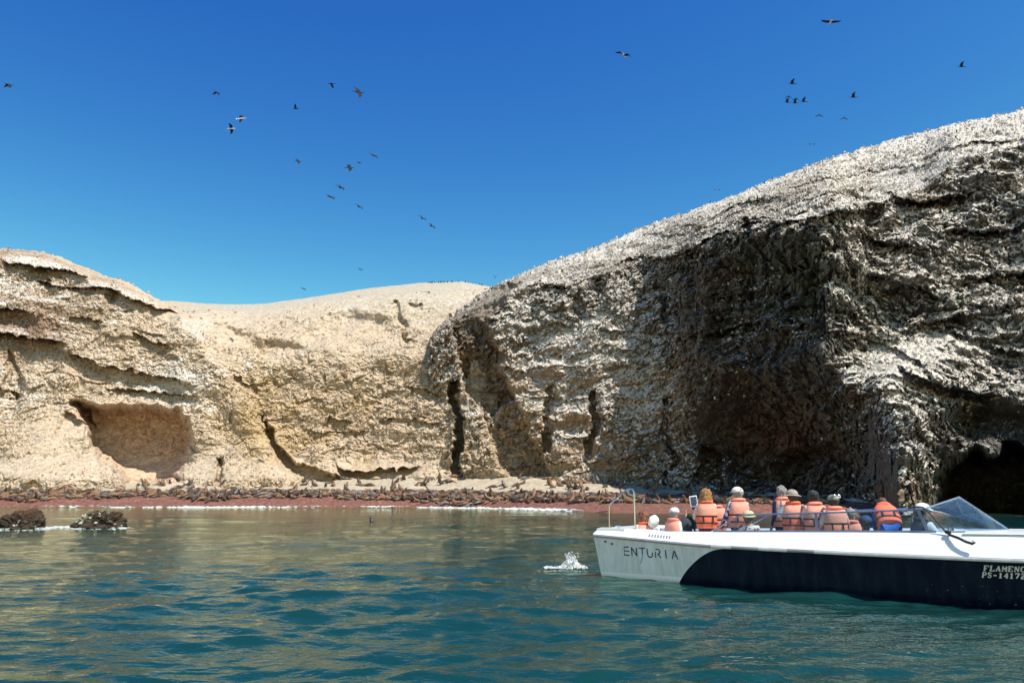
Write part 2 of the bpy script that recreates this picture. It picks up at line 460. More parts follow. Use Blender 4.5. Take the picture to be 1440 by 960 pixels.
# pale far dome behind the cliffs
CREST_H = [(-200, 440), (180, 424), (240, 423), (290, 427), (330, 428), (370, 427), (430, 419), (520, 405), (590, 398), (650, 396), (690, 403), (760, 425), (900, 470)]
def YH(PX, PY, cy): return 215 + 1.1 * np.clip(520 - PY, 0, 200) * 0.6 + 22 * np.exp(-np.clip(PY - cy, 0, 500) / 7.0) + 0 * PX
def dispH(P, PX, PY, damp, up): return 0.6 * fbm(P * 0.05, 3, 5) * damp + 0.12 * fbm(P * 0.6, 3, 6)
def colH(P, PX, PY, nz):
    c = np.array([0.44, 0.38, 0.295]) + 0 * P
    f = sstep(330, 270, PX) * sstep(432, 424, PY)
    c = c + (np.array([0.50, 0.37, 0.23]) - c) * (f * 0.8)[..., None]
    return c, 0.20 + 0.12 * fbm(P * 0.15, 3, 9)
relief('hill', np.arange(-200, 901, 3.0), CREST_H, [(-200, 560), (900, 560)], 90, YH, [(8, .6), (25, .6), (60, -3)], lambda x, y: 0 * x, dispH, colH, 0.15)

CREST_R = [(600, 470), (632, 440), (660, 424), (700, 400), (740, 383), (760, 374), (830, 350), (890, 325), (960, 300), (1020, 280), (1060, 263), (1100, 247), (1180, 219), (1260, 195), (1340, 175), (1440, 155), (1700, 100), (2100, 60)]
BROW_R = [(600, 480), (640, 452), (700, 412), (760, 402), (850, 384), (960, 350), (1050, 322), (1150, 300), (1240, 282), (1300, 262), (1340, 225), (1440, 205), (1700, 190), (2100, 170)]
def YR(PX, PY, cy):
    base = interp(FACE_R, PX); yb = interp(BROW_R, PX)
    up = np.clip(yb - PY, 0, 200)
    y = base + 0.36 * up + 0.0012 * up ** 2
    y = y + 14 * np.exp(-np.clip(PY - cy, 0, 500) / 6.0)
    dn = np.clip(PY - yb, 0, 600)
    y = y + interp([(640, .01), (740, .035), (900, .03), (990, -.01), (1100, -.02), (1160, -.015), (1220, .03), (1440, .045)], PX) * np.clip(690 - PY, 0, 420)       # face leans out on the right
    y = y + 0.02 * dn * sstep(950, 800, PX) * 0
    # pillar that comes down to the beach
    ax = 1262 + (PY - 560) * 0.07
    y = y - 9 * np.exp(-((PX - ax) / interp([(480, 75), (560, 52), (640, 36), (720, 27)], PY)) ** 2) * sstep(470, 560, PY)
    y = y - 2 * sstep(1.0, 0.2, np.hypot((PX - 1330) / 110.0, (PY - 515) / 50.0))
    y = y - 3 * sstep(600, 670, PY) * sstep(730, 650, PX)                  # lit apron at the left foot
    y = y - 2 * sstep(540, 670, PY) * sstep(760, 640, PX)
    return y
LEDGES_R = [(940, 322, 1130, 268, 1.8, 8), (980, 330, 1180, 285, 2.0, 7), (900, 338, 1040, 306, 1.8, 6), (1060, 300, 1260, 262, 1.8, 8), (1180, 250, 1300, 232, 1.6, 7), (1100, 446, 1260, 480, 2.0, 14), (1190, 330, 1300, 352, 2.0, 14), (1330, 330, 1450, 318, 2.4, 16), (1340, 470, 1450, 492, 2.4, 16), (1230, 560, 1290, 548, 1.5, 8), (1240, 620, 1290, 606, 1.4, 8),(868, 372, 985, 352, 4.0, 26), (950, 352, 1060, 318, 3.0, 22), (1040, 318, 1240, 292, 4.5, 30), (1250, 281, 1358, 276, 5.0, 13), (1320, 214, 1470, 196, 2.6, 16), (1105, 266, 1190, 256, 1.6, 8),
            (1000, 300, 1120, 280, 1.5, 8), (690, 405, 735, 400, 2.0, 14), (735, 408, 800, 398, 2.0, 10), (1150, 350, 1250, 340, 1.5, 14), (1210, 392, 1330, 420, 2.2, 18), (1270, 460, 1440, 430, 2.5, 22), (1180, 470, 1300, 505, 2.2, 20),
            (780, 498, 870, 492, 1.6, 9), (700, 520, 830, 512, 1.3, 10), (720, 560, 940, 556, 1.3, 10), (740, 590, 940, 588, 1.1, 8), (720, 612, 940, 612, 1.3, 9), (700, 652, 930, 650, 2.0, 10), (850, 470, 960, 462, 2.0, 14), (860, 520, 960, 512, 1.6, 10),
            (960, 470, 1080, 455, 2.5, 20), (1260, 520, 1400, 560, 4.0, 26), (1360, 395, 1450, 380, 2.2, 18), (1200, 560, 1262, 552, 1.6, 12), (1000, 420, 1120, 408, 1.5, 14), (1180, 430, 1220, 446, 1.8, 14)]
POLY_R = [([(637, 535), (648, 535), (650, 600), (648, 669), (634, 669), (639, 600)], 7.0, 2),
          ([(634, 448), (700, 405), (722, 404), (712, 430), (688, 455), (690, 478), (716, 500), (700, 520), (722, 560), (700, 590), (664, 560), (652, 530)], 6.0, 4), ([(668, 560), (720, 560), (742, 600), (770, 668), (722, 668), (700, 630)], 3.5, 4),
          ([(832, 548), (842, 548), (834, 600), (822, 655), (812, 655), (822, 600)], 3.5, 3), ([(772, 540), (780, 540), (770, 640), (760, 640)], 2.5, 3), ([(934, 560), (943, 560), (943, 640), (936, 680), (930, 680), (936, 640)], 3.0, 2),
          ([(786, 372), (804, 376), (800, 392), (784, 388)], 1.8, 3), ([(800, 420), (812, 400), (820, 440), (812, 452), (796, 446)], 2.5, 4), ([(836, 398), (850, 390), (852, 430), (838, 436)], 2.2, 4), ([(928, 405), (938, 405), (938, 452), (930, 452)], 2.5, 3),
          ([(972, 690), (974, 645), (984, 622), (1002, 632), (1010, 690)], 6.0, 4), ([(1150, 350), (1170, 362), (1160, 460), (1130, 440), (1140, 390)], 2.5, 7), ([(1240, 420), (1270, 412), (1290, 440), (1262, 470), (1240, 450)], 3.0, 8),
          ([(1000, 440), (1070, 452), (1110, 480), (1060, 520), (1010, 500)], 4.0, 12), ([(1090, 700), (1110, 640), (1170, 630), (1205, 665), (1205, 712)], 6.0, 14)]
def carveR(x, y):
    # big hollow under the brow, and the sea cave at the right edge
    r = 12 * sstep(1.0, 0.10, np.hypot((x - 1095) / 150.0, (y - 615) / 135.0)) + 6 * sstep(1.0, 0.2, np.hypot((x - 1080) / 130.0, (y - 415) / 85.0))
    nn_ = 0.16 * fbm(np.stack([x * .03, y * .03, 0 * x], -1), 3, 77)
    r = r + 26 * sstep(1.0, 0.80, nn_ + np.hypot((x - 1432) / interp([(560, 60), (600, 95), (680, 116), (740, 122)], y), (y - 748) / 140.0))
    r = r + 5 * sstep(1.0, 0.3, np.hypot((x - 1400) / 110.0, (y - 600) / 40.0))
    for L in LEDGES_R: r = r + ledge(x, y, L[0], L[1], L[2], L[3], L[4] * (0.35 if L[2] < 975 and L[1] > 440 else 0.65), L[5])
    for pts, dep, soft in POLY_R:
        r = r + dep * sstep(soft, -soft, poly_sdf(x, y, pts))
    return r

def dispR(P, PX, PY, damp, up):
    q = P
    k = sstep(820, 1150, PX)
    d = (1.3 + 0.5 * k) * fbm(q * 0.10, 3, 151) * damp + 0.8 * fbm(q * np.array([0.3, 0.3, 0.55]), 3, 161) * (0.3 + 0.7 * damp)
    w = q + 0.7 * np.stack([vnoise(q * 0.6, 11), vnoise(q * 0.6, 12), vnoise(q * 0.6, 13)], -1)
    b1, _ = blocks(w * np.array([0.42, 0.42, 0.40]), 170, 1.1)
    b2, _ = blocks(w * np.array([1.1, 1.1, 0.95]), 180, 1.1)
    b3, _ = blocks(w * np.array([2.4, 2.4, 2.0]), 190, 1.1)
    sm = 1 - 0.65 * sstep(0.0, 0.5, fbm(q * 0.09, 2, 131)) * sstep(1000, 880, PX)
    d = d + sm * ((0.6 + 0.35 * k) * b1 * (0.3 + 0.7 * damp) * (1 - .85 * up) + (0.70 + 0.15 * k) * b2 * (1 - .7 * up) + 0.42 * b3 * (1 - .5 * up)) + 0.08 * fbm(q * 2.4, 2, 195) * (1 - up)
    d = d + (1.2 + 1.0 * k) * np.maximum(0, fbm(q * np.array([.15, .15, .24]), 3, 197)) * damp * (1 - .7 * up)
    return d

def colourR(P, PX, PY, nz):
    n1 = fbm(P * 0.07, 4, 201); n2 = fbm(P * np.array([0.22, .22, .5]), 4, 211); n3 = fbm(P * 0.16, 3, 221)
    def bl(c, k, f): return c + (np.array(k) - c) * np.clip(f, 0, 1)[..., None]
    c = np.array([0.33, 0.235, 0.15]) + 0 * P
    c = bl(c, (0.22, 0.165, 0.115), sstep(0, .8, n1 + n2 * .5) * 0.8)
    c = bl(c, (0.185, 0.16, 0.135), sstep(540, 430, PY) * 0.75)
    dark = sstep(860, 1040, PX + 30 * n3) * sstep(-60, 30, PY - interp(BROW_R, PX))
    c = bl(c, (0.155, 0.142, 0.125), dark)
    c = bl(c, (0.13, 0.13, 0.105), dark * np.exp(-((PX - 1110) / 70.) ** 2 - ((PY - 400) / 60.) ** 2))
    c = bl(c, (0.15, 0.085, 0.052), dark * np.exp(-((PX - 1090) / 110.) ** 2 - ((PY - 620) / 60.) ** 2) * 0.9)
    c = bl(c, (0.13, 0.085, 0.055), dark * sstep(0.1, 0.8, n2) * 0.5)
    c = bl(c, (0.40, 0.27, 0.17), np.exp(-((PX - 1300) / 45.) ** 2 - ((PY - 277) / 12.) ** 2) * 0.85)
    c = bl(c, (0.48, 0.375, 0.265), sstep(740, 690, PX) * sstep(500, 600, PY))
    c = bl(c, (0.20, 0.13, 0.08), np.exp(-((PX - 1275) / 28.) ** 2 - ((PY - 700) / 28.) ** 2) * 0.9)
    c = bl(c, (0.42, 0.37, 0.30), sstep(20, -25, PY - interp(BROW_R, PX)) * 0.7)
    # droppings gather on whatever faces up
    g = 0.04 + 0.72 * sstep(0.10, 0.70, nz) + 0.22 * n1 + 0.22 * n2
    top = sstep(12, -18, PY - interp(BROW_R, PX)); g = g - 0.36 * top + 0.25 * top * fbm(P * np.array([.5, .15, .5]), 3, 231)
    g = g + 0.30 * np.exp(-((PX - 800) / 80.) ** 2 - ((PY - 470) / 55.) ** 2) + 0.28 * np.exp(-((PX - 900) / 50.) ** 2 - ((PY - 550) / 50.) ** 2)
    g = g + 0.20 * sstep(1140, 1220, PX) * sstep(590, 520, PY) + 0.18 * np.exp(-((PX - 1270) / 30.) ** 2) * sstep(470, 560, PY) * sstep(700, 660, PY)
    g = g + 0.14 * sstep(0.2, 0.7, nz) * sstep(700, 800, PX)
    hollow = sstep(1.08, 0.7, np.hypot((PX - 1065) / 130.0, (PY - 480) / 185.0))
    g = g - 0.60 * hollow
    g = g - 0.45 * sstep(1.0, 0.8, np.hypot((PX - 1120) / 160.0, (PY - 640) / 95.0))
    g = g - 0.5 * sstep(560, 600, PY) * sstep(1290, 1330, PX)
    g = g - 0.35 * sstep(575, 640, PY) * sstep(1000, 900, PX)
    g = g - 0.3 * np.exp(-((PX - 915) / 50.) ** 2 - ((PY - 385) / 16.) ** 2)
    g = g - 0.5 * sstep(5, -5, poly_sdf(PX, PY, POLY_R[1][0])) - 0.25 * np.exp(-((PX - 715) / 40.) ** 2 - ((PY - 585) / 60.) ** 2)
    return c, g

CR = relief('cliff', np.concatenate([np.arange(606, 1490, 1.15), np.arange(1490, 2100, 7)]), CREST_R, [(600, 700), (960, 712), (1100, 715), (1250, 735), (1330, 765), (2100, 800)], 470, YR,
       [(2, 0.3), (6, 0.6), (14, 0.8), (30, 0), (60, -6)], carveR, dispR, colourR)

# loose angular rubble sitting on both cliffs: too many pieces to count
def rubble(name, S, count, smin, smax, rs, region, gshift, long=1.6):
    P, n, PX, PY, rgb, g, nz = S
    w = region(PX, PY, g, nz).ravel(); w = np.clip(w, 0, None); w /= w.sum()
    idx = rs.choice(w.size, count, p=w)
    c = P.reshape(-1, 3)[idx] + rs.normal(size=(count, 3)) * 0.10; sc = c[:, 1] / 95.0
    col = rgb.reshape(-1, 3)[idx]; gg = g.ravel()[idx] + gshift + 0.15 * rs.normal(size=count)
    octa = np.array([[1, 0, 0], [-1, 0, 0], [0, 1, 0], [0, -1, 0], [0, 0, 1], [0, 0, -1]], float)
    v = octa[None] * (0.65 + 0.7 * rs.rand(count, 6, 1)) + 0.18 * rs.normal(size=(count, 6, 3))
    size = (smin + (smax - smin) * rs.rand(count) ** 3.0) * sc
    v = v * (np.stack([0.5 + 0.4 * rs.rand(count), 0.45 + 0.3 * rs.rand(count), 0.6 + (long - .6) * rs.rand(count)], -1) * size[:, None])[:, None, :]
    upf = 1 / (1 + np.exp((18 + c[:, 1] * 0.0 - c[:, 2] * 1.0) * 0)); q = rs.normal(size=(count, 4)) * np.array([1.0, 1, .8, .8]); q /= np.linalg.norm(q, axis=1, keepdims=True)
    a, b, cc, d = q.T
    R = np.stack([np.stack([1 - 2 * (cc * cc + d * d), 2 * (b * cc - a * d), 2 * (b * d + a * cc)], -1),
                  np.stack([2 * (b * cc + a * d), 1 - 2 * (b * b + d * d), 2 * (cc * d - a * b)], -1),
                  np.stack([2 * (b * d - a * cc), 2 * (cc * d + a * b), 1 - 2 * (b * b + cc * cc)], -1)], 1)
    v = np.einsum('nij,nkj->nki', R, v) + c[:, None, :]
    T = np.array([[0, 2, 4], [2, 1, 4], [1, 3, 4], [3, 0, 4], [2, 0, 5], [1, 2, 5], [3, 1, 5], [0, 3, 5]])
    F = (T[None] + 6 * np.arange(count)[:, None, None]).reshape(-1, 3)
    me = raw_mesh(name, v, tris=F, smooth=False)
    add_attr(me, 'rock_colour', np.repeat(col, 6, 0), 'COLOR'); add_attr(me, 'guano', np.repeat(gg, 6))
    o = link(name, me, M_ROCK)
    return tag(o, kind='stuff')
_r = np.random.RandomState(5)
def _regR(PX, PY, g, nz):
    up = sstep(20, -10, PY - interp(BROW_R, PX))
    m = sstep(0.22, 0.62, g) * (0.5 + sstep(-.1, .6, fbm(np.stack([PX * .03, PY * .03, 0 * PX], -1), 3, 9))) + 0.6 * up + 0.05
    m = m + 0.5 * np.exp(-((PX - 1222) / 28.) ** 2) * sstep(560, 600, PY)
    return m * (PX < 1500) * (1 - .9 * sstep(600, 640, PY) * (PX > 1310))
o = rubble('cliff_rubble', CR, 34000, 0.08, 0.40, _r, _regR, 0.02, 1.15)
tag(o, 'white stained angular chunks of rock covering the dark right hand cliff', 'rubble')
def _regL(PX, PY, g, nz):
    return (0.25 + 1.2 * sstep(0, .6, fbm(np.stack([PX * .025, PY * .04, 0 * PX], -1), 3, 12))) * (poly_sdf(PX, PY, POLY_L[0][0]) > 2) * (1 - 0.75 * sstep(460, 430, PY) * (PX > 280)) * (PX > -60)
o = rubble('cliff_rubble', CL, 16000, 0.08, 0.30, _r, _regL, 0.03, 1.1)
tag(o, 'small cream coloured stones crumbling out of the pale left hand cliff', 'rubble')

# ------------------------------------------------------------------ sea
def water_material():
    t = NT('sea_water'); p = t.pos()
    sh = t.n('ShaderNodeAttribute', attribute_name='shallow').outputs['Fac']
    c = t.mix(sh, (0.005, 0.039, 0.0375), (0.072, 0.100, 0.022))
    c = t.mix(t.math('MULTIPLY', t.noise(0.25, 3, 0.5, p), 0.5), c, (0.004, 0.034, 0.040))
    t.l(c, t.b.inputs['Base Color'])
    t.set(Roughness=0.04, IOR=1.333)
    mp = t.n('ShaderNodeMapping'); mp.inputs['Scale'].default_value = (1.0, 1.7, 1.0); t.l(p, mp.inputs[0])
    h = t.math('ADD', t.noise(2.6, 3, 0.55, mp.outputs[0]), t.math('MULTIPLY', t.noise(7.0, 3, 0.6, mp.outputs[0]), 0.28))
    h = t.math('ADD', h, t.math('MULTIPLY', t.noise(0.9, 4, 0.6, mp.outputs[0]), 1.3))
    t.bump(h, 0.55, 0.055)
    # turbid green water: a scattering body under a very slightly green-yellow surface reflection
    nb = [l.from_node for l in t.t.links if l.to_node == t.b and l.to_socket.name == 'Normal'][0]
    df = t.n('ShaderNodeBsdfDiffuse'); t.l(c, df.inputs[0]); t.l(nb.outputs[0], df.inputs['Normal'])
    gl = t.n('ShaderNodeBsdfGlossy'); gl.inputs['Roughness'].default_value = 0.045; gl.inputs[0].default_value = (0.90, 0.96, 0.78, 1); t.l(nb.outputs[0], gl.inputs['Normal'])
    fr = t.n('ShaderNodeFresnel'); fr.inputs['IOR'].default_value = 1.333; t.l(nb.outputs[0], fr.inputs['Normal'])
    mx = t.n('ShaderNodeMixShader'); t.l(fr.outputs[0], mx.inputs[0]); t.l(df.outputs[0], mx.inputs[1]); t.l(gl.outputs[0], mx.inputs[2])
    t.l(mx.outputs[0], t.t.nodes['Material Output'].inputs[0])
    return t.m
M_WATER = water_material()

WAVES = []
_rs = np.random.RandomState(12)
for k in range(64):
    lam = 0.35 * (7.0 / 0.35) ** (_rs.rand())
    th = math.radians(-82 + _rs.normal() * 25)
    amp = 0.0036 * lam ** 0.62 * (0.5 + _rs.rand())
    if lam > 4: amp *= 0.7
    WAVES.append((lam, math.cos(th), math.sin(th), amp, _rs.rand() * 6.28))
def wave_z(X, Y, calm=1.0, spacing=None):
    q = np.stack([X * 0.12, Y * 0.12, 0 * X], -1)
    wx = X + 1.1 * vnoise(q, 301) ; wy = Y + 1.1 * vnoise(q, 302)
    grp = 0.5 + 0.9 * sstep(-.6, .6, vnoise(q * 1.3, 303))
    z = 0
    for lam, cx, cy, amp, ph in WAVES:
        a = amp * grp
        if spacing is not None: a = a * sstep(2.2, 4.5, lam / spacing)
        s = np.sin((wx * cx + wy * cy) * 2 * math.pi / lam + ph)
        z = z + a * (s + 0.28 * (s * s - 0.5) * 2)
    return z * calm

def build_sea():
    ys = [2.0]
    while ys[-1] < 125: ys.append(ys[-1] + max(0.05, ys[-1] ** 2 * 0.00045, ys[-1] * 0.0045))
    ys = np.array(ys)
    a = np.linspace(-1.2, 1.5, 760)
    Y = ys[:, None] + 0 * a[None, :]; X = ys[:, None] * a[None, :]
    sp = np.maximum(np.gradient(ys), ys * (a[1] - a[0]))[:, None] + 0 * X
    px = X * 1.0187 / Y * FPX + 720
    dist = shore_Y(px) - Y
    calm = 0.65 + 0.35 * sstep(0, 22, dist)
    Z = wave_z(X, Y, calm, sp)
    P = np.stack([X, Y, Z], -1)
    me = grid_mesh('sea', P)
    shal = sstep(42, 4, dist) * sstep(900, 560, px) * 0.85 + sstep(10, 0, dist) * 0.3
    add_attr(me, 'shallow', np.clip(shal + 0.12 * fbm(P * np.array([.08, .08, 0]), 3, 5), 0, 1))
    tag(link('sea', me, M_WATER), kind='structure')
build_sea()

# ------------------------------------------------------------------ small mesh builder
class MB:
    def __init__(s): s.v = []; s.f = []
    def add(s, verts, faces):
        b = len(s.v); s.v += [tuple(map(float, p)) for p in verts]; s.f += [tuple(i + b for i in f) for f in faces]; return s
    def box(s, c, d, rot=None):
        c = Vector(c); h = Vector(d) / 2; vs = []
        for z in (-1, 1):
            for x, y in ((-1, -1), (1, -1), (1, 1), (-1, 1)):
                p = Vector((x * h.x, y * h.y, z * h.z))
                if rot is not None: p = rot @ p
                vs.append(c + p)
        return s.add(vs, [(3, 2, 1, 0), (4, 5, 6, 7), (0, 1, 5, 4), (1, 2, 6, 5), (2, 3, 7, 6), (3, 0, 4, 7)])
    def loft(s, rings, cap=True, closed=True):
        n = len(rings[0]); vs = [p for r in rings for p in r]; fs = []
        m = n if closed else n - 1
        for i in range(len(rings) - 1):
            for j in range(m):
                fs.append((i * n + j, i * n + (j + 1) % n, (i + 1) * n + (j + 1) % n, (i + 1) * n + j))
        if cap and closed:
            fs.append(tuple(range(n))[::-1]); fs.append(tuple((len(rings) - 1) * n + j for j in range(n)))
        return s.add(vs, fs)
    def tube(s, pts, r, n=8, flat=1.0):
        pts = [Vector(p) for p in pts]; rings = []
        up = Vector((0, 0, 1))
        for i, p in enumerate(pts):
            t = (pts[min(i + 1, len(pts) - 1)] - pts[max(i - 1, 0)]).normalized()
            a = t.cross(up)
            if a.length < 1e-3: a = t.cross(Vector((0, 1, 0)))
            a.normalize(); b = t.cross(a).normalized()
            rr = r[i] if isinstance(r, (list, tuple)) else r
            rings.append([p + a * math.cos(q) * rr + b * math.sin(q) * rr * flat for q in [2 * math.pi * k / n for k in range(n)]])
        return s.loft(rings)
    def ell(s, c, rad, nu=14, nv=9, rot=None, lo=-1.0, hi=1.0, fn=None):
        c = Vector(c); rings = []
        for i in range(nv + 1):
            ph = math.asin(max(-1, min(1, lo + (hi - lo) * i / nv))) if abs(hi - lo) < 2 else -math.pi / 2 + math.pi * i / nv
            ring = []
            for j in range(nu):
                th = 2 * math.pi * j / nu
                p = Vector((math.cos(ph) * math.cos(th) * rad[0], math.cos(ph) * math.sin(th) * rad[1], math.sin(ph) * rad[2]))
                if fn: p = fn(p)
                if rot is not None: p = rot @ p
                ring.append(c + p)
            rings.append(ring)
        return s.loft(rings)
    def build(s, name, mat, parent=None, smooth=True, bevel=0.0, mods=None):
        me = bpy.data.meshes.new(name); me.from_pydata(s.v, [], s.f); me.update()
        if smooth:
            me.polygons.foreach_set('use_smooth', [True] * len(me.polygons))
            me.set_sharp_from_angle(angle=math.radians(40))
        o = link(name, me, mat, parent)
        if bevel:
            b = o.modifiers.new('bevel', 'BEVEL'); b.width = bevel; b.segments = 2; b.limit_method = 'ANGLE'
        return o

# ------------------------------------------------------------------ tour boat (local x forward, +y port / away, z up)
A0 = atz(846, 811, 0.0); B0 = atz(1440, 856, 0.0)
HD = (B0 - A0) / np.linalg.norm(B0 - A0); NN = np.array([HD[1], -HD[0], 0])
BANG = math.atan2(HD[1], HD[0])
HW = 1.30
ROOT = V(A0 - NN * HW)
def boat_hit(px, py, off=0.0):
    """point of a vertical plane parallel to the near side, in boat coordinates"""
    v = pdir(px, py); C = np.array([0, 0, CAM_H]); O = A0 + NN * off
    t = ((O - C) @ NN) / (v @ NN); q = C + v * t - A0
    return float(q @ HD), float(q[2])

def hull_paint():
    t = NT('hull_paint'); o = t.objc(); sp = t.n('ShaderNodeSeparateXYZ'); t.l(o, sp.inputs[0])
    x, z = sp.outputs[0], sp.outputs[2]
    # boundary of the navy: a concave arc from the waterline up to the rub rail
    zz = t.math('DIVIDE', z, 0.80)
    u = t.math('SUBTRACT', 1.0, zz)
    arc = t.math('SUBTRACT', 1.0, t.math('SQRT', t.math('MAXIMUM', t.math('SUBTRACT', 1.0, t.math('POWER', t.math('MINIMUM', t.math('MAXIMUM', zz, 0.0), 1.0), 2.0)), 0.0)))
    edge = t.math('ADD', 2.02, t.math('ADD', t.math('MULTIPLY', arc, 0.62), t.math('MULTIPLY', zz, 0.50)))
    navy = t.math('GREATER_THAN', x, edge)
    white = t.math('LESS_THAN', z, 0.135)
    mpv = t.n('ShaderNodeMapping'); mpv.inputs['Scale'].default_value = (7, 7, 0.9); t.l(o, mpv.inputs[0])
    lnz = t.noise(1.0, 6, 0.75, mpv.outputs[0])
    wh = t.mix(t.ramp(lnz, [(0.35, 0), (0.7, 1)]), (0.56, 0.58, 0.56), (0.80, 0.82, 0.82))
    c = t.mix(white, wh, (0.86, 0.87, 0.87))
    streak = t.noise(0.8, 6, 0.75, mpv.outputs[0])
    nv = t.mix(t.ramp(streak, [(0.45, 0), (0.75, 1)]), (0.003, 0.005, 0.016), (0.014, 0.019, 0.036))
    sc = t.ramp(t.noise(20.0, 3, 0.8, o), [(0.665, 0), (0.69, 1)])
    low = t.math('LESS_THAN', z, 0.36); fwd = t.math('GREATER_THAN', x, 6.9)
    nv = t.mix(t.math('MULTIPLY', t.math('MULTIPLY', sc, low), fwd), nv, (0.45, 0.47, 0.50))
    c = t.mix(navy, c, nv)
    t.l(c, t.b.inputs['Base Color']); t.set(Roughness=0.3, Coat_Weight=0.05); t.b.inputs['Specular IOR Level'].default_value = .22
    t.bump(t.noise(2.2, 3, 0.5, o), 0.12, 0.03)
    return t.m
M_HULL = hull_paint()
M_GEL = simple('white_gelcoat', (0.80, 0.81, 0.80), 0.28, var=0.03, scale=2.5, coat=0.2)
M_RUB = simple('grey_rubber', (0.22, 0.23, 0.25), 0.6, var=0.3, scale=1.2)
M_STEEL = simple('stainless_tube', (0.62, 0.62, 0.62), 0.25, metal=0.85, var=0.05)
M_BLUEGREY = simple('blue_grey_trim', (0.16, 0.21, 0.32), 0.5, var=0.15)
M_NAVYP = simple('navy_print', (0.010, 0.020, 0.075), 0.5, var=0.1)
M_PALEBLUE = simple('pale_blue_print', (0.22, 0.38, 0.52), 0.5, var=0.1)
M_CREAMP = simple('cream_print', (0.62, 0.60, 0.54), 0.55, var=0.1)
M_BLACK = simple('black_rope', (0.012, 0.012, 0.014), 0.7, var=0.3, scale=40)
M_GREYDECK = simple('grey_deck', (0.32, 0.36, 0.40), 0.7, var=0.1)
M_SEAT = simple('seat_vinyl', (0.30, 0.36, 0.44), 0.5, var=0.1)

def glass():
    t = NT('tinted_windscreen'); t.set(Roughness=0.03, IOR=1.45)
    t.b.inputs['Base Color'].default_value = (0.80, 0.90, 0.93, 1); t.b.inputs['Transmission Weight'].default_value = 1.0
    o = t.objc(); n = t.noise(1.4, 5, 0.7, o)
    t.l(t.ramp(n, [(0.35, 0.0), (0.75, 0.12)]), t.b.inputs['Roughness'])
    # thin sheet: mostly see-through, some dusty film
    tr = t.n('ShaderNodeBsdfTransparent'); tr.inputs[0].default_value = (0.80, 0.88, 0.92, 1)
    gl = t.n('ShaderNodeBsdfGlossy'); gl.inputs['Roughness'].default_value = 0.05
    df = t.n('ShaderNodeBsdfDiffuse'); df.inputs[0].default_value = (0.55, 0.65, 0.72, 1)
    fr = t.n('ShaderNodeFresnel'); fr.inputs['IOR'].default_value = 1.17
    hf = t.math('MULTIPLY', fr.outputs[0], .22); m1 = t.n('ShaderNodeMixShader'); m2 = t.n('ShaderNodeMixShader')
    t.l(hf, m1.inputs[0]); t.l(tr.outputs[0], m1.inputs[1]); t.l(gl.outputs[0], m1.inputs[2])
    t.l(t.ramp(n, [(0.42, 0.01), (0.72, 0.10)]), m2.inputs[0]); t.l(m1.outputs[0], m2.inputs[1]); t.l(df.outputs[0], m2.inputs[2])
    t.l(m2.outputs[0], t.t.nodes['Material Output'].inputs[0])
    return t.m
M_GLASS = glass()

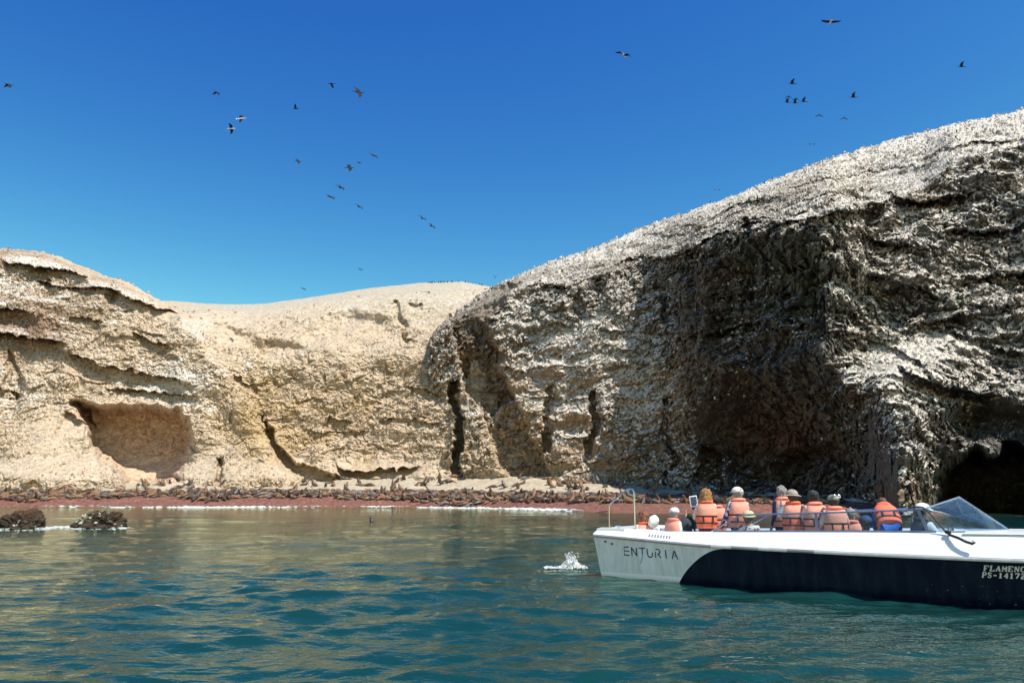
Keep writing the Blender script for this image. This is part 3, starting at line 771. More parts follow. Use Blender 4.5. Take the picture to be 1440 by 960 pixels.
LB = 12.6
def hb(x): return HW * 1.0 + 0.12 if x < 8.0 else (HW + 0.12) * math.sqrt(max(0, 1 - ((x - 8.0) / (LB - 8.0)) ** 2.3))
def hw(x): return HW if x < 7.6 else HW * max(0.0, 1 - ((x - 7.6) / (LB - 8.3)) ** 1.9)
def zr(x): return float(np.interp(x, [-.2, 1, 2, 2.9, 6, 8.7, 12.6], [0.985, .93, .88, .845, .825, .83, 0.98]))
def zc(x): return float(np.interp(x, [-.3, .8, 1.3, 1.6, 2.9, 4.4, 5.8, 7.1, 8.6, 9.4, 12.6], [1.15, 1.15, 1.13, 1.10, 1.135, 1.18, 1.22, 1.25, 1.28, 1.27, 1.12]))
def build_boat():
    root = empty('tour_boat', ROOT, BANG)
    tag(root, 'white and navy open tour boat full of passengers in orange life vests', 'boat')
    xs = [0, .05] + list(np.arange(0.3, 12.55, 0.25)) + [12.6]
    rings = []
    for x in xs:
        a, w, r = hb(x), hw(x), zr(x); x0 = x - 0.12 * 0
        pr = []
        tr = 0.13 if x < 0.02 else 0
        prof = [(0, -0.55), (w * 0.55, -0.35), (w * 0.93, -0.08), (w - 0.02, 0.0), (w + (a - w) * .15, 0.15), (w + (a - w) * .4, 0.38), (w + (a - w) * .68, r * .72), (a, r - 0.035)]
        for y, z in prof: pr.append((x, -y, z))
        full = pr[::-1] + [(p[0], -p[1], p[2]) for p in pr[1:]]
        rings.append(full)
    # transom leans aft towards the deck
    rings[0] = [(-0.13 * max(0, min(1, p[2] / .95)), p[1], p[2]) for p in rings[0]]
    mb = MB(); mb.loft(rings, cap=False, closed=False)
    n = len(rings[0]); mb.f.append(tuple(range(n)))
    hull = mb.build('hull', M_HULL, root)
    # rub rail
    for s in (-1, 1):
        m = MB(); rr = []
        for x in [-0.12] + [v for v in xs if 0 < v]:
            a = hb(max(x, 0)); r = zr(x)
            rr.append([(x, s * (a - .03), r - .036), (x, s * (a + .035), r - .03), (x, s * (a + .045), r), (x, s * (a + .03), r + .028), (x, s * (a - .03), r + .034)])
        m.loft(rr); m.build('rub_rail', M_RUB, root)
    # white rail segments on the near side
    for (a0, a1) in [(2.9, 3.35), (3.95, 4.55), (5.1, 8.9)]:
        m = MB(); rr = []
        for x in np.linspace(a0, a1, 8):
            a = hb(x) + .046; r = zr(x)
            rr.append([(x, -a, r - .03), (x, -a - .008, r - .012), (x, -a - .008, r + .015), (x, -a, r + .028)])
        m.loft(rr, closed=True); m.build('rail_cover', simple('faded_cover', (.62, .62, .62), .5), root)
    # topsides / coaming / side deck
    for s in (-1, 1):
        m = MB(); rr = []
        for x in [-0.16, -0.13] + [v for v in xs if 0 < v]:
            a = hb(max(x, 0)); r = zr(x); c = zc(x)
            inn = max(0.0, a - 0.40); e = 0.012 if x > -0.15 else 0.0
            inn2 = max(0.0, a - 0.52)
            rr.append([(x, s * a, r + .035), (x, s * (a - .11), r + (c - r) * .45), (x, s * (a - .22), c - .05), (x, s * max(0, a - .27), c - .008), (x, s * max(0, a - .31), c),
                       (x, s * inn, c + e), (x, s * max(0, inn - .03), c - .03), (x, s * inn2, c - 0.10), (x, s * inn2, 0.42)] if a > .55 else
                      [(x, s * a, r + .035), (x, s * a * .97, r + (c - r) * .45), (x, s * a * .9, c - .05), (x, s * a * .85, c - .008), (x, s * a * .8, c), (x, s * a * .6, c + e), (x, s * a * .4, c + e), (x, s * a * .2, c + e + .01), (x, 0, c + e + .012)])
        m.loft(rr, cap=False, closed=False); m.build('coaming', M_GEL, root)
    # stern deck, fore deck, floor
    m = MB(); m.loft([[(x, -hb(max(x, 0)) + .2, 1.146), (x, hb(max(x, 0)) - .2, 1.146), (x, hb(max(x, 0)) - .2, .95), (x, -hb(max(x, 0)) + .2, .95)] for x in (-.158, .2, .62)])
    m.build('stern_deck', M_GEL, root)
    m = MB(); rr = []
    for x in np.arange(7.75, 12.4, 0.3):
        a = max(.05, hb(x) - .22); c = zc(x)
        rr.append([(x, a * u, c + 0.035 * (1 - u * u) - .004) for u in np.linspace(-1, 1, 13)])
    m.loft(rr, cap=False, closed=False); m.build('fore_deck', M_GEL, root)
    m = MB().box((4.25, 0, .23), (7.2, 1.9, .06)); m.build('cockpit_floor', M_GREYDECK, root)
    m = MB().box((7.85, 0, .80), (.05, 1.75, .80)); m.build('bulkhead', M_GEL, root)
    m = MB().box((0.64, 0, .78), (.05, 1.75, .72)); m.build('bulkhead', M_GEL, root)
    for i, x in enumerate([1.15, 2.1, 3.1, 4.1, 5.1, 6.1]):
        for y in (-.48, .48):
            b = MB().box((x, y, .50), (.42, .78, .48)); bench = b.build('bench', M_SEAT, root, bevel=.03)
            b = MB().box((x - .22, y, .93), (.07, .78, .42)); b.build('backrest', M_SEAT, bench, bevel=.03)
    # console
    MB().box((7.62, .35, .86), (.36, .7, .7)).build('console', M_GEL, root, bevel=.05)
    st = MB(); st.tube([(7.36 + .02 * math.cos(q), .35 + .18 * math.cos(q), 1.22 + .18 * math.sin(q)) for q in np.linspace(0, 6.283, 17)], .014)
    st.build('steering_wheel', M_BLACK, root)
    # vents: a row of short slots on the side deck
    for k in range(8):
        x, z = boat_hit(913 + k * 4.1, 757 + k * .3, .04)
        MB().box((x, -hb(1) + .11, 1.015 - .003 * k), (.022, .06, .085)).build('vent_slot', M_GREYDECK, root)
    # transom cleats and small fittings
    for px, py in ((852, 761), (861, 764)):
        x, z = boat_hit(px, py, .1)
        MB().tube([(x, -hb(x) + .03, z), (x, -hb(x) - .02, z)], .022).build('fitting', M_NAVYP, root)
    MB().tube([(.42, -1.16, 1.155), (.42, -1.16, 1.20), (.50, -1.16, 1.21), (.34, -1.16, 1.21)], .02).build('cleat', M_STEEL, root)
    # bent stern handrail
    y = -1.10
    pts = [(0.14, y, 1.14), (0.14, y, 1.69), (.16, y, 1.73), (.62, y, 2.07), (.70, y, 2.10), (0.80, y, 2.09), (.84, y, 2.02), (.85, y, 1.14)]
    hr = MB().tube(pts, .017).build('stern_handrail', M_STEEL, root)
    for x in (.14, .85): MB().tube([(x, y, 1.14), (x, y, 1.165)], .045).build('rail_foot', M_STEEL, hr)
    # side glazing with its top rail and posts
    yg = -1.06
    top = [(2.75, 1.15), (3.42, 1.50), (3.62, 1.535), (5.2, 1.60), (7.2, 1.70), (7.45, 1.735), (8.1, 1.885)]
    gl = MB().tube([(x, yg, z) for x, z in top[:5]], .018).build('window_rail', M_STEEL, root)
    def post(px, x0, x1, z1):
        MB().loft([[(x0 - .03, yg - .012, zc(x0) - .02), (x0 + .03, yg - .012, zc(x0) - .02), (x0 + .03, yg + .012, zc(x0) - .02), (x0 - .03, yg + .012, zc(x0) - .02)],
                   [(x1 - .03, yg - .012, z1), (x1 + .03, yg - .012, z1), (x1 + .03, yg + .012, z1), (x1 - .03, yg + .012, z1)]]).build('window_post', M_BLUEGREY, root)
    post(0, 5.08, 5.08, 1.59); post(0, 7.18, 7.02, 1.68)
    MB().loft([[(x, yg - .02, zc(x)), (x, yg + .02, zc(x)), (x, yg + .02, zc(x) + .045), (x, yg - .02, zc(x) + .045)] for x in np.linspace(2.8, 7.3, 20)]).build('window_sill', M_BLUEGREY, root)
    def pane(poly, name='window_pane'):
        vs = [(x, yg - .004, z) for x, z in poly] + [(x, yg + .004, z) for x, z in poly]; n = len(poly)
        return MB().add(vs, [tuple(range(n)), tuple(range(2 * n - 1, n - 1, -1))] + [(i, i + n, (i + 1) % n + n, (i + 1) % n) for i in range(n)]).build(name, M_GLASS, root, smooth=False)
    pane([(2.95, 1.19), (5.04, 1.24), (5.04, 1.585), (3.62, 1.52), (3.42, 1.48)])
    pane([(5.12, 1.24), (7.12, 1.28), (6.98, 1.68), (5.12, 1.59)])
    # V shaped raked windscreen: two panes meeting on the centre line
    BC, TC = Vector((8.42, 0, 1.30)), Vector((7.62, 0, 1.93))
    for s in (-1, 1):
        vs = [Vector((7.24, s * 1.06, 1.29)), BC, TC, Vector((7.10, s * 1.06, 1.70))]
        nrm = (vs[1] - vs[0]).cross(vs[3] - vs[0]).normalized() * .005
        MB().add([p + nrm for p in vs] + [p - nrm for p in vs], [(0, 1, 2, 3), (7, 6, 5, 4), (0, 4, 5, 1), (1, 5, 6, 2), (2, 6, 7, 3), (3, 7, 4, 0)]).build('windscreen_pane', M_GLASS, root, smooth=False)
    fr = MB()
    for s in (-1, 1):
        fr.tube([(7.10, s * 1.06, 1.70), TC], .016); fr.tube([(7.24, s * 1.06, 1.27), BC], .018)
    fr.tube([TC, BC], .014); fr.build('windscreen_frame', M_STEEL, root)
    fr = MB().tube([(2.75, -yg, 1.15), (3.42, -yg, 1.50), (5.2, -yg, 1.60), (7.1, -yg, 1.70)], .018); fr.build('window_rail', M_STEEL, root)
    # black mooring line lying over the window rail and down on the side deck
    pr = [(6.85, -1.07, 1.72), (7.0, -1.075, 1.745), (7.12, -1.085, 1.735), (7.25, -1.12, 1.60), (7.38, -1.16, 1.42), (7.48, -1.18, 1.29), (7.56, -1.25, 1.235), (7.70, -1.33, 1.19), (7.82, -1.38, 1.13), (7.92, -1.40, 1.10), (7.97, -1.41, 1.125), (7.93, -1.405, 1.15)]
    MB().tube(pr, [.014, .016, .016, .014, .014, .018, .026, .026, .024, .026, .02, .015]).build('mooring_line', M_BLACK, root)
    MB().ell((7.52, -1.21, 1.285), (.06, .04, .04)).build('rope_knot', M_BLACK, root)
    return root, hull
BOAT, HULL = build_boat()

# lettering on the hull: strokes of thin raised vinyl
def hull_y(x, z):
    a, w, r = hb(x), hw(x), zr(x)
    return float(np.interp(z, [0, .15, .38, r * .72, r - .035], [w - .02, w + (a - w) * .15, w + (a - w) * .4, w + (a - w) * .68, a]))
def stroke_text(name, strokes, mat, parent, th):
    m = MB()
    for (x0, z0, x1, z1, w) in strokes:
        d = Vector((x1 - x0, z1 - z0)); L = d.length or 1e-6; d /= L; nx, nz = -d.y * w / 2, d.x * w / 2
        q = [(x0 + nx, z0 + nz), (x1 + nx, z1 + nz), (x1 - nx, z1 - nz), (x0 - nx, z0 - nz)]
        vs = [(x, -hull_y(x, z) - th, z) for x, z in q] + [(x, -hull_y(x, z) + .004, z) for x, z in q]
        m.add(vs, [(0, 1, 2, 3), (7, 6, 5, 4), (0, 4, 5, 1), (1, 5, 6, 2), (2, 6, 7, 3), (3, 7, 4, 0)])
    o = m.build(name, mat, parent, smooth=False); return o
def glyphs(spec, x0, z0, x1, z1, adv, cell, h, w, slant=0.0):
    """spec: list of stroke lists in unit cells; baseline runs from (x0,z0)"""
    out = []; n = len(spec)
    for i, g in enumerate(spec):
        bx = x0 + adv * i; bz = z0 + (z1 - z0) * i / max(1, n - 1)
        out.append([(bx + (a * cell + slant * b * h), bz + b * h, bx + (c * cell + slant * d * h), bz + d * h, w * (k[0] if k else 1)) for (a, b, c, d, *k) in g])
    return out
G = {
 'E1': [(0, 0, .9, 0), (.1, .5, .9, .5), (0, 1, .9, 1), (0.0, .0, .02, .12), (.05, 0, .05, 1, .35)],
 'N': [(0, 0, 0, 1), (0, 1, .85, 0), (.85, 0, .85, 1)],
 'T': [(-.05, 1, 1.0, 1), (.52, .98, .45, .2)],
 'U': [(0, 1, 0, .25), (0, .25, .2, 0), (.2, 0, .65, 0), (.65, 0, .85, .25), (.85, .25, .85, .55)],
 'R': [(0, 0, 0, .7), (.05, 1, .6, 1), (.6, 1, .82, .75), (.82, .75, .6, .45), (.6, .45, .3, .45), (.45, .4, .85, 0)],
 'I': [(.4, 0, .4, 1)],
 'A': [(0, 0, .45, 1), (.45, 1, .95, 0), (.42, .35, .60, .35)]}
zz0 = 0.545
lets = glyphs([G[k] for k in ('E1', 'N', 'T', 'U', 'R', 'I', 'A')], 0.68, 0.555, 2.0, 0.525, 0.205, 0.15, 0.19, 0.025)
for st in lets: stroke_text('letter', st, M_NAVYP, HULL, .004)
stroke_text('letter_tail', [(1.165, .57, 1.09, .38, .03), (1.165, .57, 1.17, .56, .02)], M_PALEBLUE, HULL, .004)
SER = {
 'F': [(.2, 0, .2, 1, 1.7), (0, 0, .45, 0), (0, 1, .95, 1), (.95, 1, .95, .75), (.2, .5, .65, .5)],
 'L': [(.25, 0, .25, 1, 1.7), (0, 0, .95, 0), (0, 1, .5, 1), (.95, 0, .95, .3)],
 'A': [(.1, 0, .5, 1), (.5, 1, .85, 0, 1.8), (.25, .35, .75, .35), (0, 0, .3, 0), (.65, 0, 1, 0)],
 'M': [(.12, 0, .12, 1), (.12, 1, .5, .3, 1.6), (.5, .3, .88, 1), (.88, 0, .88, 1, 1.8), (0, 0, .3, 0), (.7, 0, 1, 0)],
 'E': [(.2, 0, .2, 1, 1.7), (0, 0, .9, 0), (0, 1, .9, 1), (.2, .5, .7, .5), (.9, 0, .9, .25), (.9, 1, .9, .75)],
 'N': [(.15, 0, .15, 1), (.15, 1, .85, 0, 1.8), (.85, 0, .85, 1), (0, 0, .3, 0), (.7, 1, 1, 1)],
 'C': [(.9, .75, .7, 1), (.7, 1, .3, 1), (.3, 1, .1, .7, 1.5), (.1, .7, .1, .3, 1.7), (.1, .3, .3, 0, 1.5), (.3, 0, .7, 0), (.7, 0, .9, .25)],
 'O': [(.3, 1, .7, 1), (.3, 1, .1, .7, 1.5), (.1, .7, .1, .3, 1.7), (.1, .3, .3, 0, 1.5), (.3, 0, .7, 0), (.7, 0, .9, .3, 1.5), (.9, .3, .9, .7, 1.7), (.9, .7, .7, 1, 1.5)],
 'P': [(.2, 0, .2, 1, 1.7), (0, 0, .5, 0), (0, 1, .7, 1), (.7, 1, .88, .75, 1.5), (.88, .75, .7, .48, 1.5), (.7, .48, .2, .48)],
 'S': [(.85, .75, .65, 1), (.65, 1, .3, 1), (.3, 1, .15, .75, 1.5), (.15, .75, .3, .55, 1.5), (.3, .55, .7, .45, 1.7), (.7, .45, .85, .25, 1.5), (.85, .25, .65, 0), (.65, 0, .3, 0), (.3, 0, .12, .25)],
 '-': [(.15, .45, .85, .45, 1.6)],
 '1': [(.5, 0, .5, 1, 1.7), (.2, 0, .8, 0), (.2, .8, .5, 1)],
 '4': [(.7, 0, .7, 1, 1.7), (.7, 1, .08, .3), (.08, .3, .95, .3), (.5, 0, .9, 0)],
 '7': [(.1, 1, .9, 1, 1.4), (.9, 1, .4, 0, 1.7), (.1, 1, .1, .75)],
 '2': [(.12, .75, .3, 1), (.3, 1, .65, 1), (.65, 1, .85, .75, 1.6), (.85, .75, .12, .05, 1.5), (.12, 0, .9, 0, 1.3), (.9, 0, .9, .25)]}
for st in glyphs([SER[k] for k in 'FLAMENCO'], 8.05, .632, 8.9, .645, .094, .076, .088, .014, .22): stroke_text('letter', st, M_CREAMP, HULL, .004)
for st in glyphs([SER[k] for k in 'PS-141724'], 8.01, .512, 8.9, .525, .084, .070, .088, .014, .22): stroke_text('letter', st, M_CREAMP, HULL, .004)

# ------------------------------------------------------------------ people
M_VEST = simple('orange_life_vest', (0.80, 0.16, 0.085), 0.75, var=0.12, scale=14, bump=0.01)
M_VESTP = simple('faded_coral_life_vest', (0.83, 0.28, 0.20), 0.75, var=0.10, scale=12, bump=0.01)
M_YOKE = simple('sunlit_yoke', (0.84, 0.36, 0.26), 0.8, var=0.10, scale=10, bump=0.012)  # paler than the vest: sunlight on its top put into the colour
M_STRAP = simple('dark_webbing', (0.03, 0.018, 0.02), 0.8)
SKINS = [simple('light_skin', (0.55, 0.31, 0.20), 0.55, var=.06), simple('tan_skin', (0.40, 0.21, 0.13), 0.55, var=.06)]
M_EYE = simple('eye_dark', (0.02, 0.015, 0.012), 0.2)
def cloth(name, col): return simple('cloth_' + name, col, 0.85, var=.16, scale=18, bump=.008)
def plaid(name, a, b):
    if name in MATS: return MATS[name]
    t = NT(name); o = t.objc(); n = t.n('ShaderNodeTexVoronoi'); n.inputs['Scale'].default_value = 16; t.l(o, n.inputs['Vector'])
    sp = t.n('ShaderNodeSeparateColor'); t.l(n.outputs['Color'], sp.inputs[0])
    t.l(t.mix(t.math('GREATER_THAN', sp.outputs[0], .5), a, b), t.b.inputs['Base Color']); t.set(Roughness=.85); MATS[name] = t.m; return t.m
def hairm(name, a, b):
    k = 'hair_' + name
    if k in MATS: return MATS[k]
    t = NT(k); o = t.objc(); mp = t.n('ShaderNodeMapping'); mp.inputs['Scale'].default_value = (60, 60, 9); t.l(o, mp.inputs[0])
    n = t.noise(1.0, 4, .7, mp.outputs[0]); t.l(t.mix(t.ramp(n, [(.35, 0), (.65, 1)]), a, b), t.b.inputs['Base Color']); t.set(Roughness=.5); t.bump(n, .8, .02); MATS[k] = t.m; return t.m
HAIR = {'auburn': hairm('auburn', (.10, .03, .015), (.24, .085, .035)), 'golden': hairm('golden', (.16, .07, .02), (.42, .22, .07)), 'black': hairm('black', (.012, .009, .008), (.04, .03, .025)),
        'grey': hairm('grey', (.16, .15, .14), (.36, .34, .32)), 'brown': hairm('brown', (.05, .03, .018), (.13, .075, .04))}

def skin_mesh(name, joints, edges, mat, parent, sub=1):
    names = list(joints); me = bpy.data.meshes.new(name)
    me.from_pydata([joints[k][0] for k in names], [(names.index(a), names.index(b)) for a, b in edges], [])
    o = link(name, me, mat, parent)
    md = o.modifiers.new('skin', 'SKIN'); md.use_smooth_shade = True
    sv = me.skin_vertices[0] if me.skin_vertices else None
    if sv is None:
        bm = bmesh.new(); bm.from_mesh(me); bm.verts.layers.skin.verify(); bm.to_mesh(me); bm.free(); sv = me.skin_vertices[0]
    for i, k in enumerate(names):
        r = joints[k][1]; r = r if isinstance(r, tuple) else (r, r)
        sv.data[i].radius = r; sv.data[i].use_root = (i == 0)
    s = o.modifiers.new('sub', 'SUBSURF'); s.levels = sub; s.render_levels = sub
    return o

def person(loc, face, pose, label, skin=0, shirt=None, trousers=None, vest=M_VEST, hair='brown', hat=None, arms='down', head_turn=0.0, lean=0.0, scale=1.0, long_sleeves=True, longhair=False, bare=False):
    """local: +y is where the person faces, x to their right; origin under the hips on the floor"""
    root = empty('person', loc, face); root.scale = (scale,) * 3
    tag(root, label, 'person')
    stand = pose == 'stand'
    hz = 0.92 if stand else 0.52
    def T(p, k=1.0):           # lean the upper body forward about the hips
        x, y, z = p; z -= hz; a = lean * k
        return (x, y * math.cos(a) + z * math.sin(a), -y * math.sin(a) + z * math.cos(a) + hz)
    J = {}; E = []
    def j(n, p, r, par=None):
        J[n] = (p, r)
        if par: E.append((par, n))
    j('pelvis', (0, 0, hz), (.125, .095))
    j('waist', T((0, .005, hz + .14)), (.118, .088), 'pelvis')
    j('chest', T((0, -.01, hz + .34)), (.145, .105), 'waist')
    j('upchest', T((0, -.01, hz + .44)), (.13, .09), 'chest')
    j('neck', T((0, .0, hz + .54)), .052, 'upchest')
    j('skull0', T((0, .02, hz + .60)), (.062, .075), 'neck')
    j('skull1', T((0, .012, hz + .68)), (.075, .092), 'skull0')
    j('skull2', T((0, .0, hz + .76)), (.060, .075), 'skull1')
    ct, st_ = math.cos(head_turn), math.sin(head_turn)
    hc = Vector(T((0, .012, hz + .68)))
    fd = Vector((-st_, ct, 0))
    if lean: fd = Vector((fd.x, fd.y * math.cos(lean), -fd.y * math.sin(lean) - 0.0))
    sd = Vector((fd.y, -fd.x, 0)).normalized()
    j('nose', tuple(hc + fd * .112 + Vector((0, 0, -.015))), .010, 'skull1')
    for s, nm in ((-1, 'l'), (1, 'r')):
        j('ear' + nm, tuple(hc + sd * s * .088 - fd * .005), (.008, .016), 'skull1')
        sh = T((s * .175, -.01, hz + .455)); j('sh' + nm, sh, .058, 'upchest')
        if arms == 'down':
            el = T((s * .225, -.03, hz + .18)); wr = T((s * .20, .12, hz - .02)); hd = Vector((0, .6, -.8))
        elif arms == 'up':       # holding something up before the face
            el = T((s * .25, .16, hz + .22)); wr = T((s * .12, .36, hz + .42)); hd = Vector((0, .3, .95))
        elif arms == 'forward':
            el = T((s * .23, .14, hz + .20)); wr = T((s * .16, .38, hz + .16)); hd = Vector((0, 1, 0))
        elif arms == 'left_up':
            if s > 0: el = T((s * .225, -.03, hz + .18)); wr = T((s * .20, .12, hz - .02)); hd = Vector((0, .6, -.8))
            else: el = T((-.27, .10, hz + .25)); wr = T((-.20, .24, hz + .50)); hd = Vector((.2, .2, .95))
        elif arms == 'rail':
            el = T((s * .27, .05, hz + .20)); wr = T((s * .26, .30, hz + .02)); hd = Vector((0, .95, -.3))
        j('el' + nm, el, .040, 'sh' + nm)
        mid = tuple((Vector(el) * .45 + Vector(wr) * .55)); j('fa' + nm, mid, .035, 'el' + nm)
        j('wr' + nm, wr, .025, 'fa' + nm)
        hd = hd.normalized(); w = Vector(wr); pal = w + hd * .07
        j('palm' + nm, tuple(pal), (.036, .020), 'wr' + nm)
        side = hd.cross(Vector((s, 0, .3))).normalized(); side = side if side.length > .5 else Vector((0, 1, 0))
        for fi, (o_, L) in enumerate(((-.027, .062), (-.009, .078), (.009, .072), (.027, .055))):
            k0 = pal + hd * .035 + side * o_; k1 = k0 + hd * L * .55 + Vector((-s * .006, 0, 0)); k2 = k1 + hd * L * .4 + Vector((-s * .016, 0, 0))
            j('f%d0%s' % (fi, nm), tuple(k0), .0085, 'palm' + nm); j('f%d1%s' % (fi, nm), tuple(k1), .008, 'f%d0%s' % (fi, nm)); j('f%d2%s' % (fi, nm), tuple(k2), .007, 'f%d1%s' % (fi, nm))
        t0 = w + hd * .035 + side * -.035; t1 = t0 + hd * .035 + side * -.025
        j('t0' + nm, tuple(t0), .011, 'wr' + nm); j('t1' + nm, tuple(t1), .009, 't0' + nm)
        hp = (s * .095, 0, hz - .04); j('hip' + nm, hp, .085, 'pelvis')
        if stand: kn = (s * .10, .03, .49); an = (s * .11, -.01, .09); toe = (s * .125, .13, .045)
        else: kn = (s * .13, .43, hz + .02); an = (s * .13, .46, .10); toe = (s * .14, .60, .045)
        j('kn' + nm, kn, .060, 'hip' + nm); j('an' + nm, an, .040, 'kn' + nm); j('toe' + nm, toe, (.038, .028), 'an' + nm)
    skin_mesh('body', J, E, SKINS[skin], root)
    # clothing follows the same joints
    shc = shirt or cloth('white', (.75, .75, .74))
    S = {k: J[k] for k in ('pelvis', 'waist', 'chest', 'upchest')}
    S = {k: (p, tuple(a + .022 for a in r)) for k, (p, r) in S.items()}
    S['collar'] = (T((0, .0, hz + .50)), .066)
    SE = [('pelvis', 'waist'), ('waist', 'chest'), ('chest', 'upchest'), ('upchest', 'collar')]
    for nm in 'lr':
        S['sh' + nm] = (J['sh' + nm][0], .078); S['el' + nm] = (J['el' + nm][0], .058); SE += [('upchest', 'sh' + nm), ('sh' + nm, 'el' + nm)]
        if long_sleeves:
            S['fa' + nm] = (J['fa' + nm][0], .05); w = Vector(J['wr' + nm][0]) * .9 + Vector(J['fa' + nm][0]) * .1
            S['cu' + nm] = (tuple(w), .042); SE += [('el' + nm, 'fa' + nm), ('fa' + nm, 'cu' + nm)]
    skin_mesh('shirt', S, SE, shc, root)
    tr = trousers or cloth('navy_trousers', (.03, .04, .08))
    S = {'pelvis': ((0, 0, hz), (.145, .115))}; SE = []
    for nm in 'lr':
        for k, r in (('hip', .102), ('kn', .080), ('an', .060)):
            p = Vector(J[k + nm][0]); S[k + nm] = (tuple(p), r)
        SE += [('pelvis', 'hip' + nm), ('hip' + nm, 'kn' + nm), ('kn' + nm, 'an' + nm)]
    skin_mesh('trousers', S, SE, tr, root)
    for nm in 'lr':
        a, t = Vector(J['an' + nm][0]), Vector(J['toe' + nm][0])
        m = MB(); m.ell((a + t) / 2 + Vector((0, .02, -.01)), (.05, .14, .045), 10, 6); m.build('shoe', cloth('shoe', (.08, .08, .08)), root)
    # life vest: padded shell with arm holes, collar, straps
    if vest:
        def ring(z, ax, ay, yo, n=20, e=2.6):
            out = []
            for k in range(n):
                q = 2 * math.pi * k / n; c, s_ = math.cos(q), math.sin(q)
                out.append(T((ax * math.copysign(abs(c) ** (2 / e), c), yo + ay * math.copysign(abs(s_) ** (2 / e), s_), hz + z)))
            return out
        m = MB()
        rings = [ring(-.03, .200, .150, 0), ring(-.02, .222, .172, 0), ring(.12, .228, .176, -.005), ring(.23, .230, .182, -.01), ring(.245, .222, .172, -.01), ring(.26, .228, .180, -.01), ring(.36, .222, .178, -.012), ring(.44, .210, .165, -.012), ring(.50, .190, .135, -.012), ring(.535, .13, .09, -.01)]
        m.loft(rings); vm = m.build('life_vest', vest, root)
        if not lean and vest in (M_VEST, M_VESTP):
            m = MB(); m.loft([ring(.262, .231, .183, -.01), ring(.30, .230, .183, -.011), ring(.37, .225, .181, -.012), ring(.445, .213, .168, -.012), ring(.50, .193, .138, -.012)]); m.build('yoke', M_YOKE, vm)  # pale shell over the upper vest, painted as if sunlit from above
        # head collar behind the neck
        cm = MB(); cm.tube([T((.12 * math.sin(q), -.035 - .085 * math.cos(q), hz + .545 + .012 * math.cos(q))) for q in np.linspace(-1.9, 1.9, 11)], .042, 8, 0.9)
        cm.build('vest_collar', vest, vm)
        for z in (.09, .235):
            m = MB(); m.loft([ring(z - .014, .236, .186, -.006), ring(z + .014, .236, .187, -.008)], cap=False); m.build('strap', M_STRAP, vm)
        for x in (-.105, .105):
            m = MB(); m.loft([[T((x - .013, -.198, hz + z)), T((x + .013, -.198, hz + z)), T((x + .013, -.175, hz + z)), T((x - .013, -.175, hz + z))] for z in (.08, .25)]); m.build('strap', M_STRAP, vm)
    # head: hair / hats
    rotm = Matrix.Rotation(head_turn, 3, 'Z') if not lean else (Matrix.Rotation(-lean, 3, 'X') @ Matrix.Rotation(head_turn, 3, 'Z'))
    rr = random.Random(hash(label) % 1000 if False else len(label))
    for s in (-1, 1):
        MB().ell(hc + fd * .088 + sd * s * .032 + Vector((0, 0, .012)), (.011, .011, .008), 8, 5).build('eye', M_EYE, root)
    if hair and not bare:
        ph = [rr.random() * 6 for _ in range(6)]
        def hf(p):
            k = 1 + .10 * math.sin(p.x * 60 + ph[0]) * math.sin(p.z * 45 + ph[1]) + .07 * math.sin(p.y * 80 + ph[2])
            q = p * k
            if q.y > .055 and q.z < .055: q.y = .055 + (q.y - .055) * .1
            if q.z < -.04: q.x *= .93
            return q
        m = MB(); m.ell(hc + rotm @ Vector((0, -.016, .022)), (.108, .122, .124) if not longhair else (.138, .142, .140), 20, 14, rotm, fn=hf)
        if longhair:
            m.ell(hc + rotm @ Vector((0, -.06, -.09)), (.145, .105, .175), 18, 12, rotm, fn=lambda p: p * (1 + .1 * math.sin(p.x * 70 + ph[3]) * math.sin(p.z * 55 + ph[4])))
        if not longhair:
            m.ell(hc + rotm @ Vector((0, -.045, -.05)), (.082, .070, .085), 14, 9, rotm, fn=lambda p: p * (1 + .1 * math.sin(p.x * 80 + ph[5])))
        m.build('hair', HAIR[hair], root)
    if hat:
        kind, hm = hat
        c = hc + rotm @ Vector((0, -.006, .045))
        if kind == 'cap':
            m = MB(); m.ell(c + rotm @ Vector((0, 0, .0)), (.120, .134, .108), 18, 10, rotm, fn=lambda p: Vector((p.x, p.y, max(p.z, -.012))))
            h = m.build('cap', hm, root)
            rings = []
            for u in np.linspace(0, 1, 6):
                rings.append([c + rotm @ Vector((x * (1 - .25 * u), .085 + (.09 * u) * math.sqrt(max(0, 1 - (x / .10) ** 2 * .8)), .012 - .02 * u - x * x * 2.2 + dz)) for dz in (0,) for x in np.linspace(-.088, .088, 9)])
            m = MB(); m.loft(rings, cap=False, closed=False); b = m.build('brim', hm, h)
            sm = b.modifiers.new('t', 'SOLIDIFY'); sm.thickness = .006
        else:
            R_ = .185 if kind == 'wide' else .150
            m = MB(); m.ell(c, (.120, .132, .112), 18, 10, rotm, fn=lambda p: Vector((p.x, p.y, max(p.z, -.012)))); h = m.build('hat_crown', hm, root)
            rings = []
            for u in np.linspace(0, 1, 5):
                rings.append([c + rotm @ Vector(((.100 + (R_ - .1) * u) * math.cos(q), (.112 + (R_ - .1) * u) * math.sin(q), -.004 - .03 * u + .012 * u * math.sin(2 * q + ph0))) for ph0 in (rr.random() * 0,) for q in np.linspace(0, 2 * math.pi, 25)[:-1]])
            m = MB(); m.loft(rings, cap=False, closed=True); b = m.build('hat_brim', hm, h)
            sm = b.modifiers.new('t', 'SOLIDIFY'); sm.thickness = .008
    return root, J, T

